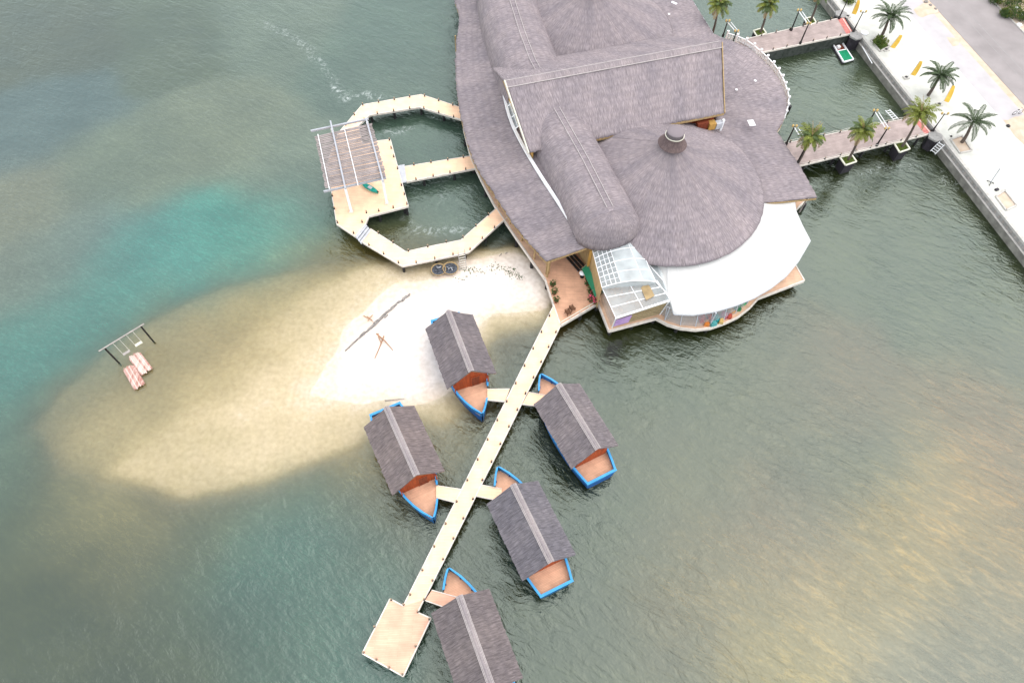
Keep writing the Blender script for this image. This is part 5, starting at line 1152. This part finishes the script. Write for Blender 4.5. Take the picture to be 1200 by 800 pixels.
shrub((1030, 53), PZ, 1.05, 'round green shrub at the foot of a feathery palm on the plaza', 'shrubs', 900, ('grass', 'leaf_y')); shrub((994, 3), PZ, 1.0, 'green shrub by the far lamp post and yellow banner', 'shrubs', 700, ('grass', 'leaf_y'))
for p, r_, lab in (((1166, 3), 1.1, 'low shrub on red soil at the road kerb, highest in the corner clump'), ((1178, 8), 1.6, 'widest dark green shrub in the clump beyond the road'), ((1192, 6), 1.5, 'shrub at the back of the clump beyond the road'), ((1186, 20), 1.5, 'bright green shrub at the front of the clump beyond the road'), ((1199, 24), 1.3, 'shrub by the pale stones in the clump beyond the road'), ((1176, 19), .9, 'small shrub nearest the kerb in the clump beyond the road')):
    shrub(p, PZ, r_, lab, 'shrubs beyond the road', 800)
def banner(base, lo, hi, label):
    q = at(*base, PZ); a_ = at(*lo, PZ+.7); c_ = at(*hi, PZ+3.0); o = thing('banner', label, 'banner', q, 0, 'yellow feather banners on the plaza'); of = tuple(q)
    MB().box((0, 0, .08), (.9, .7, .16), .3).build('base', 'kerb', o); MB().box((0, 0, .22), (.3, .3, .12), .3).build('socket', 'black', o)
    MB().tube([q+Vector((0, 0, .2)), q.lerp(a_, .6)+Vector((0, 0, .1)), a_, c_], .035, 6).build('pole', 'grey_metal', o, of)
    rows = []; d = (c_-a_); s_ = Vector((.85, -.45, 0))
    for i in range(9):
        f = i/8; w_ = .46*(1-.45*f**3); p = a_.lerp(c_, f); rows.append([p, p+s_*w_+Vector((0, 0, .05*math.sin(f*9))), p+s_*w_*1.6+Vector((0, 0, .04*math.cos(f*7)))])
    solidify(MB().grid(rows).build('cloth', 'yellow', o, of), .02); return o
banner((1038, 59), (1043, 55.5), (1054.5, 41), 'yellow feather banner beside the palm with the round shrub'); banner((1061.5, 91.5), (1067, 87.5), (1078, 71.5), 'yellow feather banner standing alone between two plaza palms')
banner((1100, 123), (1106, 118.5), (1116, 100), 'yellow feather banner rising behind the yellow-green bridge palm'); banner((993, 20), (998, 16), (1005, 0), 'yellow feather banner by the far lamp post at the picture edge')
q = at(1013, 39, PZ); o = thing('round_cover', 'white round cover on the paving next to the near lamp plinth', 'cover', q); MB().lathe([(.55, 0), (.6, .12), (.4, .25), (.02, .3)], n=20).build('shell', 'white', o); MB().lathe([(.1, .28), (.1, .36), (.02, .38)], n=10).build('knob', 'white', o)
# moored raft, ladders
P = [at(*p, .35) for p in ((975.8, 51.5), (986.5, 49.8), (1000, 70), (988.6, 73))]; c_ = sum(P, Vector())/4; o = thing('work_raft', 'small white framed raft with a green mat moored under the farther bridge', 'raft', (c_.x, c_.y, 0)); of = (c_.x, c_.y, 0)
b_ = MB()
for i in range(4): b_.bar(P[i], P[(i+1) % 4], .18, .2)
m0, m1_ = P[0].lerp(P[3], .42), P[1].lerp(P[2], .42); b_.bar(m0, m1_, .18, .2); b_.build('frame', 'white', o, of)
MB().prism([(p.x, p.y) for p in (m0, m1_, P[2].lerp(m1_, .08), P[3].lerp(m0, .08))], .25, .42).build('mat', 'green_net', o, of); MB().prism([(p.x, p.y) for p in (P[0], P[1], m1_, m0)], .08, .22).build('well', 'door_wood', o, of)
d_ = MB()
for a_, b_2 in ((0, 3), (1, 2)): d_.tube([P[a_]-Vector((0, 0, .28)), P[b_2]-Vector((0, 0, .28))], .22, 10)
d_.build('float', 'planter', o, of); MB().box((c_.x-.5, c_.y+1.1, .4), (.5, .5, .4), .4).build('bucket', 'white', o, of)
def wl_ladder(a0, a1, z0, z1, wd, label):
    p, q = at(*a0, z0), at(*a1, z1); o = thing('water_ladder', label, 'ladder', (p.x, p.y, 0), 0, 'white ladders into the water'); of = (p.x, p.y, 0); s_ = Vector(wd)
    for k in (-.5, .5): MB().bar(p+s_*k, q+s_*k, .09, .09).build('rail', 'white', o, of)
    for k in range(5): c_ = p.lerp(q, (k+.5)/5); MB().bar(c_-s_*.5, c_+s_*.5, .08, .06).build('rung', 'white', o, of)
wl_ladder((1093, 179), (1104, 168), .6, 2.1, (.5, -.6, 0), 'short white ladder on the quay wall beside the nearer bridge plinth'); wl_ladder((1040, 129), (1050, 140), .5, 2.3, (.7, .25, 0), 'white handrail ladder dipping into the basin on the far side of the nearer bridge')
MB().tube([at(1010.5, 55, 1.3), at(1022, 74.5, 1.25)], .07, 6).build('pipe', 'white', bpy.data.objects['quay_wall'], ql)
p, q = at(1160, 215, PZ), at(1172, 197.5, PZ+2.6); o = thing('leaning_pole', 'grey pole leaning in a small stand near the empty soil pit', 'pole', p); MB().tube([(0, 0, .1), q-p], .07, 8).build('pole', 'grey_metal', o); b_ = MB()
for a_ in (0, 2.1, 4.2): b_.bar((0, 0, .3), (.55*math.cos(a_), .55*math.sin(a_), .04), .08, .08)
b_.build('foot', 'black', o); MB().box((.5, -1.2, .12), (.5, .35, .22), .4).build('ballast', 'planter', o)
# soil patches in the paving and stones
for quad, lab in ((((1176, 141), (1202, 134), (1206, 175), (1190, 160)), 'rubble-edged orange soil patch at the road side'), (((1109.5, 44), (1124.6, 44.5), (1123.5, 53), (1116, 54.5)), 'square orange soil opening in the grey pavers'), (((1070, 12), (1088, 0), (1101, 14), (1078, 21)), 'orange soil heap spilling over the pavers at the road edge')):
    P = [at(*p, PZ) for p in quad]; c_ = sum(P, Vector())/4; L_ = []
    for i in range(4):
        for k in range(6): v_ = P[i].lerp(P[(i+1) % 4], k/6); L_.append(v_+(c_-v_)*.12*mnoise.noise(v_*1.3))
    rows = [[c_+(v_-c_)*f+Vector((0, 0, .012+(.16*(1-f)**.7+.06*mnoise.noise(v_*f*2)*(1-f) if f < 1 else 0))) for v_ in L_] for f in (1, .8, .55, .3, .02)]
    o = MB().grid(rows, closed=True).build('soil_patch', 'soil', None, (c_.x, c_.y, PZ), True); o.location = (c_.x, c_.y, PZ); tag(o, lab, 'soil patch')
q = at(1191, 134, PZ); o = thing('bicycle', 'pale bicycle parked at the edge of the soil patch by the road', 'bicycle', q, .3)
for s_ in (-1, 1):
    w_ = MB(); w_.tube([(s_*.52+.33*math.cos(a_), .0, .34+.33*math.sin(a_)) for a_ in [2*PI*k/20 for k in range(21)]], .035, 6, 0, False); wh = w_.build('wheel', 'black', o); sp = MB()
    for k in range(6): sp.tube([(s_*.52, 0, .34), (s_*.52+.32*math.cos(k), 0, .34+.32*math.sin(k))], .008, 4)
    sp.build('spokes', 'grey_metal', wh)
f_ = MB()
for a_, b_2 in (((-.52, 0, .34), (-.05, 0, .34)), ((-.05, 0, .34), (-.2, 0, .8)), ((-.2, 0, .75), (.38, 0, .8)), ((-.05, 0, .34), (.38, 0, .78)), ((.52, 0, .34), (.36, 0, .95)), ((-.52, 0, .34), (-.2, 0, .75))): f_.tube([a_, b_2], .028, 6)
f_.build('frame', 'white', o); MB().box((-.22, 0, .86), (.26, .14, .07)).build('saddle', 'black', o); MB().tube([(.33, -.28, .98), (.36, 0, 1.0), (.33, .28, .98)], .025, 6).build('handlebar', 'black', o)
def stone(p, s_, label, m_='kerb', z=PZ, group=None):
    q = at(*p, z); bm = bmesh.new(); bmesh.ops.create_icosphere(bm, subdivisions=3, radius=s_)
    for v in bm.verts: v.co *= 1+.28*mnoise.noise(v.co*1.7/s_+Vector(p+(1,))); v.co.z *= .6
    me = bpy.data.meshes.new('stone'); bm.to_mesh(me); bm.free(); me.materials.append(MT[m_]); o = bpy.data.objects.new('stone', me); COL.objects.link(o); o.location = (q.x, q.y, z+s_*.3); tag(o, label, 'stone', group)
stone((1181, 148), .28, 'black stone at the corner of the roadside soil patch', 'black'); stone((1114.5, 160), .16, 'upper of two dark stones beside the palm pit', 'black'); stone((1114, 164), .14, 'lower of two dark stones beside the palm pit', 'black')
for p, s_, lab in (((1085, 3), .35, 'dark stone at the head of the soil heap by the road'), ((1090, 7), .3, 'dark stone half way down the soil heap edge'), ((1096, 11), .25, 'small dark stone at the foot of the soil heap edge')): stone(p, s_, lab, 'debris_and_shade')
for p, s_, lab in (((1199, 18), .5, 'large white stone among the shrubs beyond the road'), ((1194, 30), .4, 'smaller white stone near the kerb beyond the road'), ((1190, 10), .35, 'white stone behind the shrubs beyond the road')): stone(p, s_, lab, 'white')
